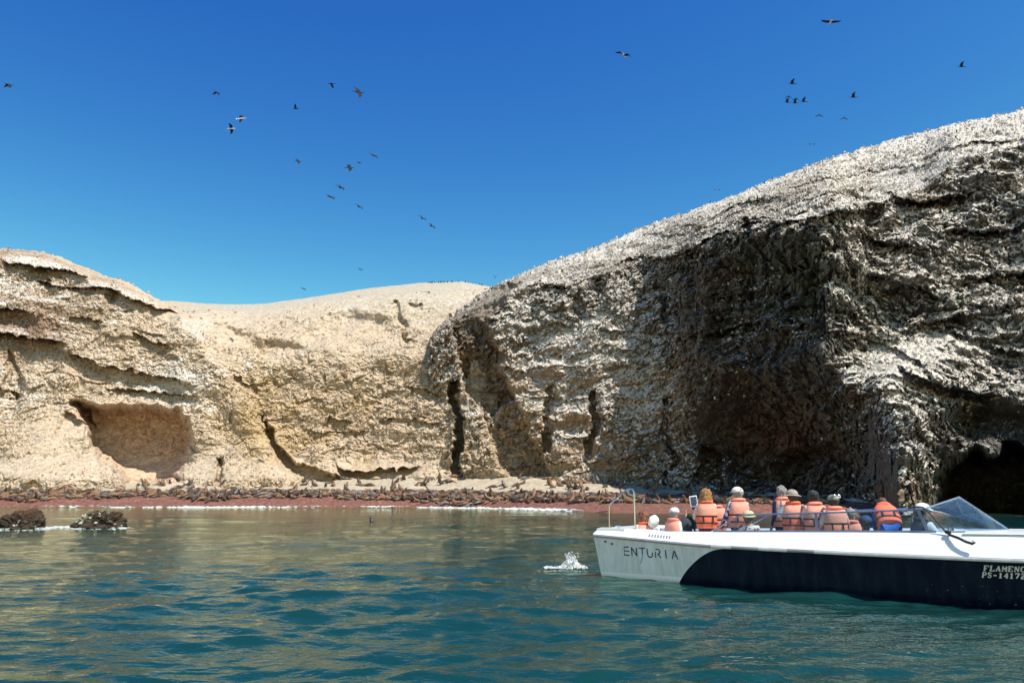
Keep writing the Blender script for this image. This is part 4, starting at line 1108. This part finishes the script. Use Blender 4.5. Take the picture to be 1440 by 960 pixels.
W_ = cloth('white', (.78, .78, .76)); BLUE = cloth('royal_blue', (.025, .13, .50)); ORG = cloth('orange', (.72, .24, .03)); DKG = cloth('dark_green', (.012, .03, .02))
GREY = cloth('grey_blue', (.12, .15, .19)); NAVY = cloth('navy', (.02, .035, .09)); CREAM = cloth('cream', (.70, .60, .42)); OLIVE = cloth('olive_grey', (.20, .18, .14)); PLAID = plaid('blue_white_plaid', (.03, .07, .26), (.62, .66, .74))
CAMO = plaid('camouflage', (.09, .10, .07), (.22, .24, .19)); STRIPE = plaid('red_white_print', (.45, .05, .05), (.75, .73, .7)); PINK = cloth('pale_pink', (.72, .50, .48)); STRAW = cloth('straw', (.66, .52, .30)); HATG = cloth('hat_grey', (.34, .30, .25))
FL = 0.26
def onboat(px, py_head, ylocal, headz, pose, scale=None):
    """place so that the head centre falls on the photo's sight line, at y = ylocal across the boat"""
    v = pdir(px, py_head); C = np.array([0, 0, CAM_H]); off = -ylocal - HW
    O = A0 + NN * off; t = ((O - C) @ NN) / (v @ NN); q = C + v * t
    return q
_pr = random.Random(14)
def put(px, py, yl, pose, face_deg, label, **kw):
    face_deg += _pr.uniform(-16, 16); kw.setdefault('head_turn', math.radians(_pr.uniform(-45, 45)))
    q = onboat(px, py, yl, None, pose)
    head = (0.92 if pose == 'stand' else 0.52) + .68
    want = q[2] - FL
    sc = kw.pop('scale', None) or (min(1.15, max(1.02, want / head)))
    base = q[2] - head * sc
    return person((q[0], q[1], base), math.radians(face_deg), pose, label, scale=sc, **kw)
# seen from the stern (left) to the helm (right)
put(905, 727, -.62, 'sit', 35, 'auburn haired passenger seated nearest the stern rail, white hood over an orange vest', shirt=W_, hair='auburn', longhair=True)
P2 = put(948, 722, -.50, 'sit', -62, 'passenger in a white cap and coral vest seated sideways beside a dark backpack', shirt=W_, vest=M_VESTP, hair='grey', hat=('cap', cloth('white_cap', (.74, .73, .70))))
put(1006, 704, .35, 'stand', 10, 'passenger with orange sleeves standing just behind the golden haired woman', shirt=ORG, vest=M_VESTP, hair='black', arms='forward')
PT = put(978, 712, .62, 'stand', 0, 'dark green clad passenger holding up a white tablet beside the golden haired woman', shirt=DKG, vest=None, hair='black', arms='up', scale=1.0)
put(992, 697, -.62, 'stand', 5, 'golden haired passenger standing in an orange vest, the largest back at the stern', shirt=PINK, hair='golden', longhair=True, arms='forward')
put(1037, 694, -.20, 'stand', 12, 'standing passenger in a white cap and blue and white patterned sleeves', shirt=PLAID, vest=M_VESTP, hair='grey', hat=('cap', cloth('white_cap', (.74, .73, .70))), arms='rail')
put(1053, 727, -.55, 'sit', -20, 'seated passenger in a cream sun hat and patterned top behind the side window', shirt=STRIPE, vest=None, hair='brown', hat=('brim', STRAW))
put(1099, 692, .45, 'stand', 5, 'standing grey haired passenger in navy behind the one in the wide hat', shirt=NAVY, vest=M_VESTP, hair='grey')
put(1114, 698, -.45, 'stand', 0, 'standing passenger in a wide olive grey hat with white sleeves', shirt=W_, hair='brown', hat=('wide', HATG), arms='left_up')
put(1144, 699, -.45, 'stand', 0, 'standing dark haired passenger in a black cap and coral vest', shirt=PINK, vest=M_VESTP, hair='black', hat=('cap', cloth('black_cap', (.02, .02, .025))), arms='forward')
PG = put(1172, 705, -.55, 'stand', -8, 'bare armed passenger in a camouflage cap with white goggles pushed up', shirt=PINK, vest=M_VESTP, hair='black', hat=('cap', CAMO), long_sleeves=False, arms='rail', scale=1.03)
put(1196, 724, .25, 'sit', -25, 'grey shirted passenger seated low to the right of the camouflage cap', shirt=GREY, vest=M_VESTP, hair='grey', scale=1.08)
put(1218, 735, -.40, 'sit', 10, 'small passenger in a blue cap seated low behind the side window', shirt=NAVY, vest=None, hair='black', hat=('cap', cloth('blue_cap', (.03, .075, .17))), scale=1.05)
qb = onboat(1252, 744, -.35, None, 'stand')
person((qb[0], qb[1], FL + .08), math.radians(-15), 'stand', 'passenger in a royal blue jacket bending forward with an orange vest on the back', shirt=BLUE, trousers=BLUE, hair='brown', lean=.95, arms='forward', scale=1.08)
put(1297, 719, -.45, 'sit', -70, 'helmsman in a white cap and white shirt seated at the wheel behind the windscreen', skin=1, shirt=W_, vest=cloth('dark_vest', (.04, .045, .06)), hair='black', hat=('cap', cloth('white_cap', (.74, .73, .70))), arms='forward')

def held(name, mb_fn, label, cat):
    o = empty(name, (0, 0, 0)); tag(o, label, cat); mb_fn(o); return o
# tablet
qt = V(onboat(975.5, 704.5, .20, None, '')); tb = empty('tablet', qt, 0.25)
tag(tb, 'white framed tablet held up left of the golden haired passenger', 'tablet')
MB().box((0, 0, 0), (.21, .012, .27), Matrix.Rotation(-.12, 3, 'Y')).build('tablet_case', cloth('white_case', (.8, .8, .8)), tb, bevel=.01)
MB().box((0, -.008, 0), (.165, .004, .225), Matrix.Rotation(-.12, 3, 'Y')).build('screen', simple('tablet_screen', (.045, .075, .13), .15), tb)
# backpack
qp = V(onboat(964, 741, -.45, None, '')); bp = empty('backpack', qp - Vector((0, 0, .2)), .3)
tag(bp, 'dark grey backpack worn between the white cap and the golden haired passenger', 'backpack')
pack = MB().ell((0, 0, .2), (.16, .12, .23), 16, 12, fn=lambda p: Vector((p.x * 1.05, p.y, p.z))).build('pack', cloth('dark_pack', (.03, .035, .05)), bp)
MB().ell((.02, -.09, .13), (.11, .06, .12), 12, 8).build('pocket', cloth('dark_pack', (.03, .035, .05)), bp)
MB().tube([(0, -.02, .42), (.03, -.03, .46), (0.06, -.02, .42)], .01).build('handle', M_STRAP, bp)
hq = V(onboat(919, 733, -.66, None, '')); hd = MB().ell(hq, (.13, .10, .16), 14, 10, Matrix.Rotation(.5, 3, 'Y'), fn=lambda p: p * (1 + .12 * math.sin(p.x * 30) * math.sin(p.z * 24)))  # the auburn haired passenger's white hood, added as a separate shape
ho = hd.build('loose_hood', W_, None); tag(ho, 'crumpled white hood beside the auburn haired passenger', 'loose_hood')

gq = V(onboat(1174, 698, -.52, None, '')); gg = empty('goggles', gq, 0)
tag(gg, 'white goggles pushed up on the camouflage cap', 'goggles')
MB().tube([(.10 * math.cos(q), .11 * math.sin(q), .02 * math.sin(q)) for q in np.linspace(0, 6.283, 17)], .014, 8).build('goggle_band', W_, gg)
for s in (-1, 1): MB().ell((s * .045, -.10, .02), (.04, .02, .03), 10, 7).build('lens', M_STEEL, gg)

# ------------------------------------------------------------------ rocks in the water, lower left
def sea_rock(px, py, Y, w, h, label, seed, pale):
    c = atz(px, py, 0.0); c = c * 1.0
    n = 46; m = 30; u = np.linspace(0, 2 * np.pi, n + 1)[:-1]; v = np.linspace(-.35, np.pi / 2, m)
    U, Vv = np.meshgrid(u, v); d = np.stack([np.cos(Vv) * np.cos(U), np.cos(Vv) * np.sin(U), np.sin(Vv)], -1)
    r = 1 + 0.28 * fbm(d * 1.3 + seed, 3, seed) ; b1, _ = blocks(d * 2.6 + seed, seed + 5, .9); b2, _ = blocks(d * 6 + seed, seed + 9, .9)
    r = r + .12 * b1 + .12 * b2
    P = d * r[..., None] * np.array([w / 2, w / 2.4, h])
    me = grid_mesh('sea_rock', P, smooth=False, closed=True)
    z = P[..., 2]; base = np.array([.06, .042, .03]); top = np.array([.34, .28, .16])
    k = np.clip(sstep(.0, .45, z / h + .5 * fbm(d * 2.2, 3, seed + 2)) * pale * sstep(0.5, -0.5, d[..., 0] + .3), 0, 1)[..., None]
    rgb = base + (top - base) * k + (np.array([.10, .045, .03]) - base) * (sstep(.65, 1.0, z / h + .3 * fbm(d * 5, 2, 3)) * .5)[..., None]
    add_attr(me, 'rock_colour', rgb, 'COLOR'); add_attr(me, 'guano', .12 + .25 * fbm(d * 4, 3, seed + 3) + .5 * k[..., 0])
    o = link('sea_rock', me, M_ROCK); o.location = V(c); tag(o, label, 'rock'); return o
sea_rock(29, 742, 42, 2.5, 0.85, 'low dark rock standing in the shallows at the left edge', 3, 0.0)
sea_rock(140, 741, 43, 2.5, 0.95, 'rock in the shallows with a pale yellow top and dark weedy right side', 8, 1.0)

def foam_mat():
    t = NT('foam'); p = t.pos(); n = t.noise(5, 5, .7, p)
    t.l(t.mix(n, (.55, .58, .56), (.86, .87, .86)), t.b.inputs['Base Color']); t.set(Roughness=.8); t.bump(n, .8, .05)
    return t.m
M_FOAM = foam_mat()
# swash line along the beach: a lumpy ribbon broken by noise
def surf():
    px = np.arange(60, 880, .8); rows = []
    pr = np.stack([px * .03, 0 * px, 0 * px], -1)
    wid = interp([(60, 0), (75, .35), (135, .05), (150, .5), (260, 1.1), (330, 1.3), (400, .8), (450, .25), (520, .12), (570, .05), (600, .7), (625, 1.5), (660, 1.5), (700, 1.6), (760, 1.4), (800, .7), (822, 0.02), (880, 0)], px)
    wid = wid * .8 * (1 + .45 * fbm(pr * 6, 4, 77)); wid = np.clip(wid, 0.0, 9)
    base = beach_pos(px, 0.02 + 0.012 * fbm(pr, 2, 3))
    t = np.linspace(-1, 1, 9)
    for k in t:
        q = base.copy(); q[:, 1] += k * wid * (.8 if k > 0 else 1.1) + .25 * fbm(pr * 5 + k * 3, 2, 5) * (wid > .05)
        q[:, 0] = base[:, 0] * q[:, 1] / base[:, 1]
        q[:, 2] = np.maximum(0.05, 0.03 + 0.16 * np.maximum(0, k + .2)) + (0.05 * (1 - k * k)) * np.minimum(1, wid * 1.5) + .05 * fbm(np.stack([px * .3, px * 0 + k, 0 * px], -1), 2, 9)
        if abs(k) > .99: q[:, 2] -= .12
        q[:, 2] = np.where(wid < .04, -.3, q[:, 2])
        rows.append(q)
    o = link('surf_foam', grid_mesh('surf_foam', np.stack(rows)), M_FOAM); tag(o, 'white line of foam where the small waves break on the red beach', 'foam', kind='stuff')
surf()
def blob_field(name, pts, label, cat):
    m = MB()
    for (c, r, s) in pts: m.ell(c, (r[0], r[1], r[2]), 7, 5, Matrix.Rotation(s, 3, 'Z') @ Matrix.Rotation(s * 1.7, 3, 'X'))
    o = m.build(name, M_FOAM, None); return tag(o, label, cat, kind='stuff')
def rock_foam():
    r = random.Random(4); pts = []
    for cx, cy, n, w in ((30, 744, 120, 1.35), (140, 743, 100, 1.3), (88, 741, 190, 1.2)):
        c = atz(cx, cy, 0)
        for _ in range(n):
            a = r.random() * 6.28; k = .85 + abs(r.gauss(0, .25))
            if cx == 88: x = c[0] + r.gauss(0, 1) * .8; y = c[1] + r.gauss(0, .5)
            else: x = c[0] + math.cos(a) * w * k; y = c[1] + math.sin(a) * w * .9 * k
            pts.append(((x, y, r.uniform(-.01, .03)), (r.uniform(.03, .14), r.uniform(.03, .12), r.uniform(.005, .016)), 0))
    blob_field('rock_foam', pts, 'broken foam washing round the two rocks at the left', 'foam')
rock_foam()
def splash():
    r = random.Random(8); pts = []
    c = atz(803, 799, 0)
    for _ in range(1500):
        u = r.gauss(0, .14); h = abs(r.gauss(0, 1)) * .135 * math.exp(-(u / .22) ** 2) * (0.6 + .4 * math.sin(u * 47) ** 2) + r.random() * .03
        pts.append(((c[0] + u, c[1] + r.gauss(0, .10), h), (r.uniform(.006, .024),) * 2 + (r.uniform(.008, .05),), r.uniform(-.8, .8)))
    for _ in range(160):
        a = r.uniform(-.7, .9); k = r.uniform(.1, .42)
        pts.append(((c[0] + a * k * .7, c[1] + r.gauss(0, .08), k * .95), (r.uniform(.004, .013),) * 3, 0))
    for _ in range(420):
        pts.append(((c[0] + r.uniform(-.72, .36), c[1] + r.gauss(0, .12), abs(r.gauss(0, .025)) + .01), (r.uniform(.006, .035), r.uniform(.006, .02), r.uniform(.003, .014)), r.uniform(-.3, .3)))
    blob_field('splash', pts, 'white splash of water left of the stern of the boat', 'splash')
splash()

# ------------------------------------------------------------------ sea lions
def sealion_mesh(kind):
    """spine points (x forward, z up) with radii; flippers grown from the flanks"""
    if kind == 'lying':
        sp = [(-.95, 0, .07, .05), (-.75, 0, .12, .12), (-.45, .02, .19, .20), (-.1, .04, .25, .26), (.25, .03, .27, .28), (.50, 0, .25, .22), (.68, 0, .22, .16), (.82, 0, .19, .125), (.94, 0, .16, .09), (1.02, 0, .14, .05)]
    elif kind == 'raised':
        sp = [(-.85, .05, .07, .05), (-.68, .04, .12, .12), (-.40, .02, .20, .20), (-.1, 0, .28, .26), (.18, 0, .38, .27), (.36, 0, .56, .22), (.44, 0, .74, .165), (.50, 0, .88, .13), (.62, 0, .95, .10), (.73, 0, .96, .05)]
    elif kind == 'upright':
        sp = [(-.62, 0, .07, .06), (-.48, 0, .14, .15), (-.26, 0, .25, .26), (-.02, 0, .40, .30), (.14, 0, .58, .28), (.22, 0, .76, .22), (.25, 0, .92, .17), (.28, 0, 1.02, .14), (.38, 0, 1.09, .10), (.49, 0, 1.10, .05)]
    else:   # curled on its side
        sp = [(-.70, -.35, .08, .05), (-.62, -.20, .13, .13), (-.45, -.02, .19, .20), (-.15, .10, .24, .26), (.18, .10, .25, .27), (.42, -.02, .23, .22), (.55, -.16, .20, .16), (.60, -.30, .18, .125), (.58, -.42, .16, .09), (.55, -.50, .14, .045)]
    m = MB(); rings = []
    P = [Vector(s[:3]) for s in sp]
    for i, p in enumerate(P):
        t = (P[min(i + 1, len(P) - 1)] - P[max(0, i - 1)]).normalized()
        a = t.cross(Vector((0, 0, 1)));
        if a.length < .2: a = Vector((0, 1, 0)) * -1
        a.normalize(); b = a.cross(t).normalized(); r = sp[i][3]
        rings.append([p + a * math.cos(q) * r * 1.08 + b * math.sin(q) * r * .92 for q in [2 * math.pi * k / 9 for k in range(9)]])
    m.loft(rings)
    def flip(root, tip, w, th=.035):
        root, tip = Vector(root), Vector(tip); d = (tip - root); s = d.cross(Vector((0, 0, 1)))
        s = s.normalized() * w if s.length > 1e-3 else Vector((w, 0, 0)); up = s.cross(d).normalized() * th; rr = []
        for u, k in ((0, .8), (.35, 1.0), (.7, .75), (1, .2)):
            c = root + d * u; rr.append([c + s * k, c + up, c - s * k, c - up])
        m.loft(rr)
    sh = sp[5] if kind in ('raised', 'upright') else sp[4]
    for s in (-1, 1):
        if kind == 'curled': flip((.25, .10 + s * .15, .2), (.35, .1 + s * .5, .05 if s > 0 else .12), .09)
        else: flip((sh[0] - .05, s * sh[3] * .8, sh[2] - .05), (sh[0] + (.02 if kind == 'lying' else .12), s * (.50 if kind == 'lying' else .33), .03), .10)
        flip((sp[0][0] + .05, sp[0][1] + s * .04, .07), (sp[0][0] - .25, sp[0][1] + s * .16, .03), .07)
    me = bpy.data.meshes.new('sea_lion'); me.from_pydata(m.v, [], m.f); me.update(); me.polygons.foreach_set('use_smooth', [True] * len(me.polygons))
    return me
def fur(name, a, b, rough):
    t = NT(name); inf = t.n('ShaderNodeObjectInfo'); o = t.objc(); n = t.noise(3.5, 4, .6, o)
    f = t.math('ADD', t.math('MULTIPLY', inf.outputs['Random'], .6), t.math('MULTIPLY', t.ramp(n, [(.35, 0), (.65, 1)]), .4))
    t.l(t.mix(f, a, b), t.b.inputs['Base Color']); t.set(Roughness=rough); return t.m
FURS = [('dark', fur('fur_dark', (.036, .022, .016), (.105, .064, .040), 0.35), .56), ('chestnut', fur('fur_chestnut', (.12, .055, .028), (.23, .115, .056), .6), .25), ('sandy', fur('fur_sandy', (.15, .09, .042), (.26, .17, .085), .7), .09), ('grey brown', fur('fur_grey', (.075, .062, .055), (.16, .135, .115), .5), .10)]
POSES = [('lying', 'lying flat on the shingle'), ('raised', 'lying with its head raised'), ('upright', 'sitting bolt upright'), ('curled', 'curled up on its side')]
LMESH = {}
for k, _ in POSES:
    base = sealion_mesh(k)
    for i, (fn, fm, _) in enumerate(FURS):
        me = base.copy(); me.materials.append(fm); LMESH[(k, i)] = me
def sea_lions():
    r = random.Random(21); made = []
    dens = [(-60, .8), (0, 1), (30, 1.4), (70, 1.6), (120, 1.0), (180, .8), (235, .7), (285, 1.3), (310, 1.5), (350, .8), (400, .9), (480, 1.2), (540, 1.3), (610, 1.3), (660, 1.8), (700, 1.4), (760, 1.0), (810, 1.1), (870, 1.1), (930, .9), (990, .8), (1050, .45), (1100, .35), (1170, .12)]
    def depth(px): return interp([(-60, .20), (60, .13), (100, .2), (200, .28), (260, .22), (300, .10), (330, .22), (430, .22), (540, .16), (620, .05), (665, .0), (700, .12), (780, .22), (870, .28), (960, .35), (1100, .5), (1180, .6)], px)
    tries = 0
    spots = []
    while len(spots) < 1150 and tries < 60000:
        tries += 1
        px = r.uniform(-50, 1180)
        if r.random() * 1.8 > interp(dens, px): continue
        b = float(berm_s(px)); lo = float(depth(px)); 
        s = lo + (b + .02 - lo) * r.betavariate(1.7, 1.2) if r.random() < .965 else r.uniform(b + .15, b + .5)
        s = min(s, .96)
        p = beach_pos(np.array([px]), s)[0]
        if all((p[0] - q[0]) ** 2 + ((p[1] - q[1]) * .9) ** 2 > .27 for q, _, _, _ in spots): spots.append((p, s, b, px))
    spots.sort(key=lambda t: t[0][1])
    stuff = []
    for i, (p, s, b, px) in enumerate(spots):
        x = r.random(); fi = 0 if x < .54 else 1 if x < .80 else 2 if x < .89 else 3
        if s > b + .12: k = r.choices(['upright', 'raised', 'lying'], [.5, .25, .25])[0]
        else: k = r.choices(['lying', 'raised', 'upright', 'curled'], [.62, .11, .03, .24])[0]
        sc = r.uniform(.62, 1.08); rz = r.uniform(0, 6.28)
        mat = Matrix.Translation(V(p) + Vector((0, 0, -.03))) @ Matrix.Rotation(rz, 4, 'Z') @ Matrix.Scale(sc, 4)
        if i < 296:
            o = bpy.data.objects.new('sea_lion', LMESH[(k, fi)]); o.matrix_world = mat; COL.objects.link(o)
            fn = FURS[fi][0]; pd = dict(POSES)[k]
            zone = ['at the far left of the beach' if px < 60 else 'behind the two rocks' if px < 150 else 'below the hollow' if px < 275 else 'right of the hollow' if px < 400 else 'below the slanting crease' if px < 500 else 'below the ochre middle cliff' if px < 620 else 'in front of the tall crack' if px < 710 else 'below the brown cliff' if px < 830 else 'left of the handrail' if px < 880 else 'behind the stern of the boat' if px < 970 else 'behind the passengers'][0]
            row = 'nearest the water' if s < b * .45 else 'mid beach' if s < b * .85 else 'top row'
            tag(o, '%s sea lion %s, %s, %s' % (fn, {'lying': 'lying flat', 'raised': 'with head raised', 'upright': 'sitting upright', 'curled': 'curled on its side'}[k], row, zone), 'sea lion', 'sea lions hauled out on the red beach')
        else:
            stuff.append((LMESH[(k, fi)], mat, fi))
    vs = []; fs = []; mi = []; nb = 0
    for me, mat, fi in stuff:
        vs += [tuple(mat @ v.co) for v in me.vertices]
        for f in me.polygons: fs.append(tuple(i + nb for i in f.vertices)); mi.append(fi)
        nb = len(vs)
    me = bpy.data.meshes.new('sea_lion_herd'); me.from_pydata(vs, [], fs); me.update()
    for _, fm, _ in FURS: me.materials.append(fm)
    me.polygons.foreach_set('material_index', mi); me.polygons.foreach_set('use_smooth', [True] * len(fs))
    o = link('sea_lion_herd', me); tag(o, 'farther sea lions packed along the top of the red beach', 'sea lions', kind='stuff')
sea_lions()
# heads of swimmers
for px, py, lab in ((555, 715, 'dark head of a sea lion swimming closest to the red beach'), (527, 733, 'dark head of a sea lion swimming farther out from the beach'), (763, 712, 'dark sea lion in the foam at the right end of the swash line')):
    c = atz(px, py, 0); o = bpy.data.objects.new('sea_lion', LMESH[('raised', 0)]); COL.objects.link(o)
    o.location = (c[0], c[1], -.52); o.rotation_euler = (0, 0, 2.4); o.scale = (.8,) * 3; tag(o, lab, 'sea lion')

# ------------------------------------------------------------------ birds
M_BIRD = simple('dark_feathers', (.005, .005, .008), .9, var=.3, scale=10)
M_BIRDW = simple('white_feathers', (.75, .74, .70), .7, var=.1, scale=10)
M_BIRDG = simple('grey_feathers', (.16, .14, .13), .7, var=.3, scale=10)
def bird_meshes(up, long_neck=True):
    """body, two wings of a bird in flight: x forward, wings raised by angle up (one per wing)"""
    b = MB(); prof = [(-.52, .0, .015), (-.42, .01, .05), (-.25, 0, .075), (0, 0, .10), (.2, .01, .085), (.32, .03, .05), (.46, .05, .035), (.54, .06, .045), (.60, .06, .03), (.66, .05, .012), (.74, .04, .006)]
    b.loft([[(x, r * math.cos(q), z + r * .85 * math.sin(q)) for q in [2 * math.pi * k / 8 for k in range(8)]] for x, z, r in prof])
    b.add([(-.42, -.04, .01), (-.42, .04, .01), (-.68, .09, 0), (-.68, -.09, 0), (-.42, 0, .03)], [(0, 1, 2, 3), (0, 4, 1), (0, 3, 4), (4, 3, 2), (1, 4, 2)])
    ws = []
    for s, a in ((-1, up[0]), (1, up[1])):
        m = MB(); rr = []
        for u, c0, c1, dz in ((0, .22, -.20, 0), (.22, .27, -.20, 0), (.45, .27, -.18, 0), (.7, .14, -.20, 0), (.9, -.02, -.25, 0), (1, -.2, -.28, 0)):
            sp_ = .06 + u * .78; ang = a[0] if u <= .45 else a[1]
            y = min(sp_, .41) * math.cos(a[0]) + max(0, sp_ - .41) * math.cos(a[1]); z = min(sp_, .41) * math.sin(a[0]) + max(0, sp_ - .41) * math.sin(a[1])
            t = .03 * (1 - u) + .008
            rr.append([(c0, s * y, z), ((c0 + c1) / 2 + .03, s * y, z + t), (c1, s * y, z), ((c0 + c1) / 2 + .03, s * y, z - t)])
        m.loft(rr); ws.append(m)
    return b, ws
POS = {'glide': ((.10, -.05), (.10, -.05)), 'up': ((.8, .5), (.8, .5)), 'down': ((-.3, -.9), (-.3, -.9)), 'arch': ((.45, -.45), (.45, -.45)), 'flat': ((.0, .02), (.0, .02)), 'vee': ((1.0, .9), (1.0, .9))}
BM = {}
for k, up in POS.items():
    b, ws = bird_meshes(up); L = []
    for mbx, mt in ((b, M_BIRD), (ws[0], M_BIRD), (ws[1], M_BIRD)):
        me = bpy.data.meshes.new('bird_part'); me.from_pydata(mbx.v, [], mbx.f); me.update(); me.materials.append(mt); L.append(me)
    bw = L[0].copy(); bw.materials.clear(); bw.materials.append(M_BIRDW); L.append(bw); BM[k] = L
def bird(px, py, span, pose, heading, roll, label, white=False, Y=85):
    """span = wing span in photo pixels; distance follows from a 1.7 m span"""
    d = max(40, min(170, 1.7 * FPX / (span * 1.25))); p = at(px, py, d)
    r = empty('bird', p); r.rotation_euler = (math.radians(roll), math.radians(-8), math.radians(heading))
    tag(r, label, 'bird', 'seabirds wheeling over the bay'); L = BM[pose]
    for nm, me in (('body', L[3] if white else L[0]), ('wing', L[1]), ('wing', L[2])):
        o = bpy.data.objects.new(nm, me); COL.objects.link(o); o.parent = r
bird(12, 119, 15, 'down', 60, 20, 'lone dark bird at the far left edge of the sky')
bird(305, 130, 14, 'down', 60, 20, 'dark bird with drooping wings, left of the sky, above a pair')
bird(339, 167, 15, 'arch', 10, 65, 'upper bird of the close pair in the left of the sky', True)
bird(325, 181, 13, 'glide', 10, -50, 'lower bird of the close pair in the left of the sky', True)
bird(466, 118, 12, 'down', 160, 10, 'small dark bird left of the large long winged one')
bird(504, 130, 21, 'glide', 40, 60, 'long winged dark bird steeply banked, topmost of the middle group')
bird(416, 153, 12, 'up', 160, 10, 'small dark bird at the upper left of the middle group')
bird(419, 227, 12, 'glide', 40, 50, 'small pale bird at the left of the middle group')
bird(491, 236, 16, 'arch', 30, 55, 'banked bird in the centre of the middle group')
bird(505, 229, 9, 'glide', 30, 40, 'smallest bird just right of the banked bird in the middle group')
bird(526, 219, 18, 'flat', 60, 40, 'straight winged bird at the right of the middle group')
bird(479, 264, 16, 'arch', 60, 35, 'arched winged bird above the straight one, low in the middle group')
bird(465, 277, 18, 'flat', 60, 35, 'straight winged bird, lowest left of the middle group')
bird(505, 291, 14, 'arch', 70, 35, 'faint arched bird lowest in the middle group')
bird(594, 307, 15, 'arch', 70, 35, 'left of the two birds low over the middle of the bay')
bird(607, 318, 14, 'arch', 60, 40, 'right of the two birds low over the middle of the bay')
bird(877, 78, 24, 'arch', 70, 25, 'large pale bodied bird alone high over the middle right', True)
bird(1168, 31, 24, 'glide', 80, 8, 'long winged white bodied bird highest in the sky', True)
bird(1352, 94, 13, 'vee', 170, 10, 'dark bird alone at the far right of the sky, wings raised')
bird(1200, 137, 13, 'vee', 160, 10, 'dark bird right of the tight flock, wings raised')
bird(1114, 118, 13, 'up', 170, 10, 'dark bird just above the tight flock')
bird(1109, 136, 11, 'down', 70, 10, 'upper left bird of the tight dark flock')
bird(1107, 144, 11, 'up', 165, 10, 'lower left bird of the tight dark flock')
bird(1119, 139, 11, 'down', 70, 10, 'upper right bird of the tight dark flock')
bird(1118, 145, 11, 'vee', 165, 10, 'lower middle bird of the tight dark flock')
bird(1130, 143, 12, 'up', 170, 8, 'bird leading at the right end of the tight dark flock')
bird(1152, 162, 12, 'down', 70, 10, 'left of the two dark birds nearest above the white slope')
bird(1187, 166, 12, 'down', 70, 10, 'right of the two dark birds nearest above the white slope')
bird(1142, 203, 6, 'glide', 70, 10, 'tiny pale bird just above the right hand slope', True)
bird(1008, 267, 5, 'glide', 70, 10, 'tiny pale bird above the start of the right hand slope', True)
bird(427, 406, 9, 'flat', 60, 30, 'small bird low over the saddle between the cliffs')
bird(507, 379, 7, 'arch', 60, 20, 'tiny bird low over the pale dome')
bird(697, 390, 6, 'up', 100, 0, 'tiny dark bird where the dome meets the right hand cliff')

# birds perched on the crests: joined, too many and too small to pick apart
def perched(name, spots, mat, label, sc):
    r = random.Random(3); m = MB()
    for p in spots:
        a = r.random() * 6.28; R = Matrix.Rotation(a, 3, 'Z'); s = sc * r.uniform(.8, 1.2); p = Vector(p)
        m.loft([[p + R @ (Vector((x + rr * math.cos(q) * .9, rr * math.sin(q), z)) * s) for q in (0, 1.26, 2.51, 3.77, 5.03)] for x, z, rr in ((-.08, -.1, .05), (-.02, .12, .13), (.02, .35, .14), (.05, .52, .07), (.06, .62, .06), (.16, .66, .02))])
    o = m.build(name, mat, None); tag(o, label, 'birds', kind='stuff')
rr_ = random.Random(9)
def crest_pt(crest, px, Y, dpy=0): return at(px, float(interp(crest, px)) + dpy, Y)
perched('perched_birds', [crest_pt(CREST_H, rr_.uniform(602, 640), 236, 0.4) for _ in range(18)] + [crest_pt(CREST_H, rr_.uniform(640, 690), 236, .4) for _ in range(10)], M_BIRD, 'row of dark seabirds perched along the top of the pale dome', .8)
def on_surface(S, cond, n, seed):
    P, nn, PX, PY = S[:4]; w = cond(PX, PY, S[6]).ravel().astype(float); w /= w.sum()
    return P.reshape(-1, 3)[np.random.RandomState(seed).choice(w.size, n, p=w)]
perched('perched_birds', on_surface(CR, lambda x, y, nz: (np.abs(y - interp(CREST_R, x)) < 5) * (x > 640) * (x < 900), 90, 1), M_BIRDW, 'pale seabirds crowding the skyline at the left of the dark cliff', .55)
perched('perched_birds', on_surface(CR, lambda x, y, nz: (np.abs(y - interp(CREST_R, x)) < 30) * (x > 700) * (x < 1440), 70, 2), M_BIRD, 'scattered dark seabirds standing on the white slope', .6)
perched('perched_birds', on_surface(CR, lambda x, y, nz: (nz > .7) * (y > 262) * (y < 420) * (x > 1150) * (x < 1440), 120, 3), M_BIRDW, 'white seabirds standing on the upper ledges of the dark cliff', .5)
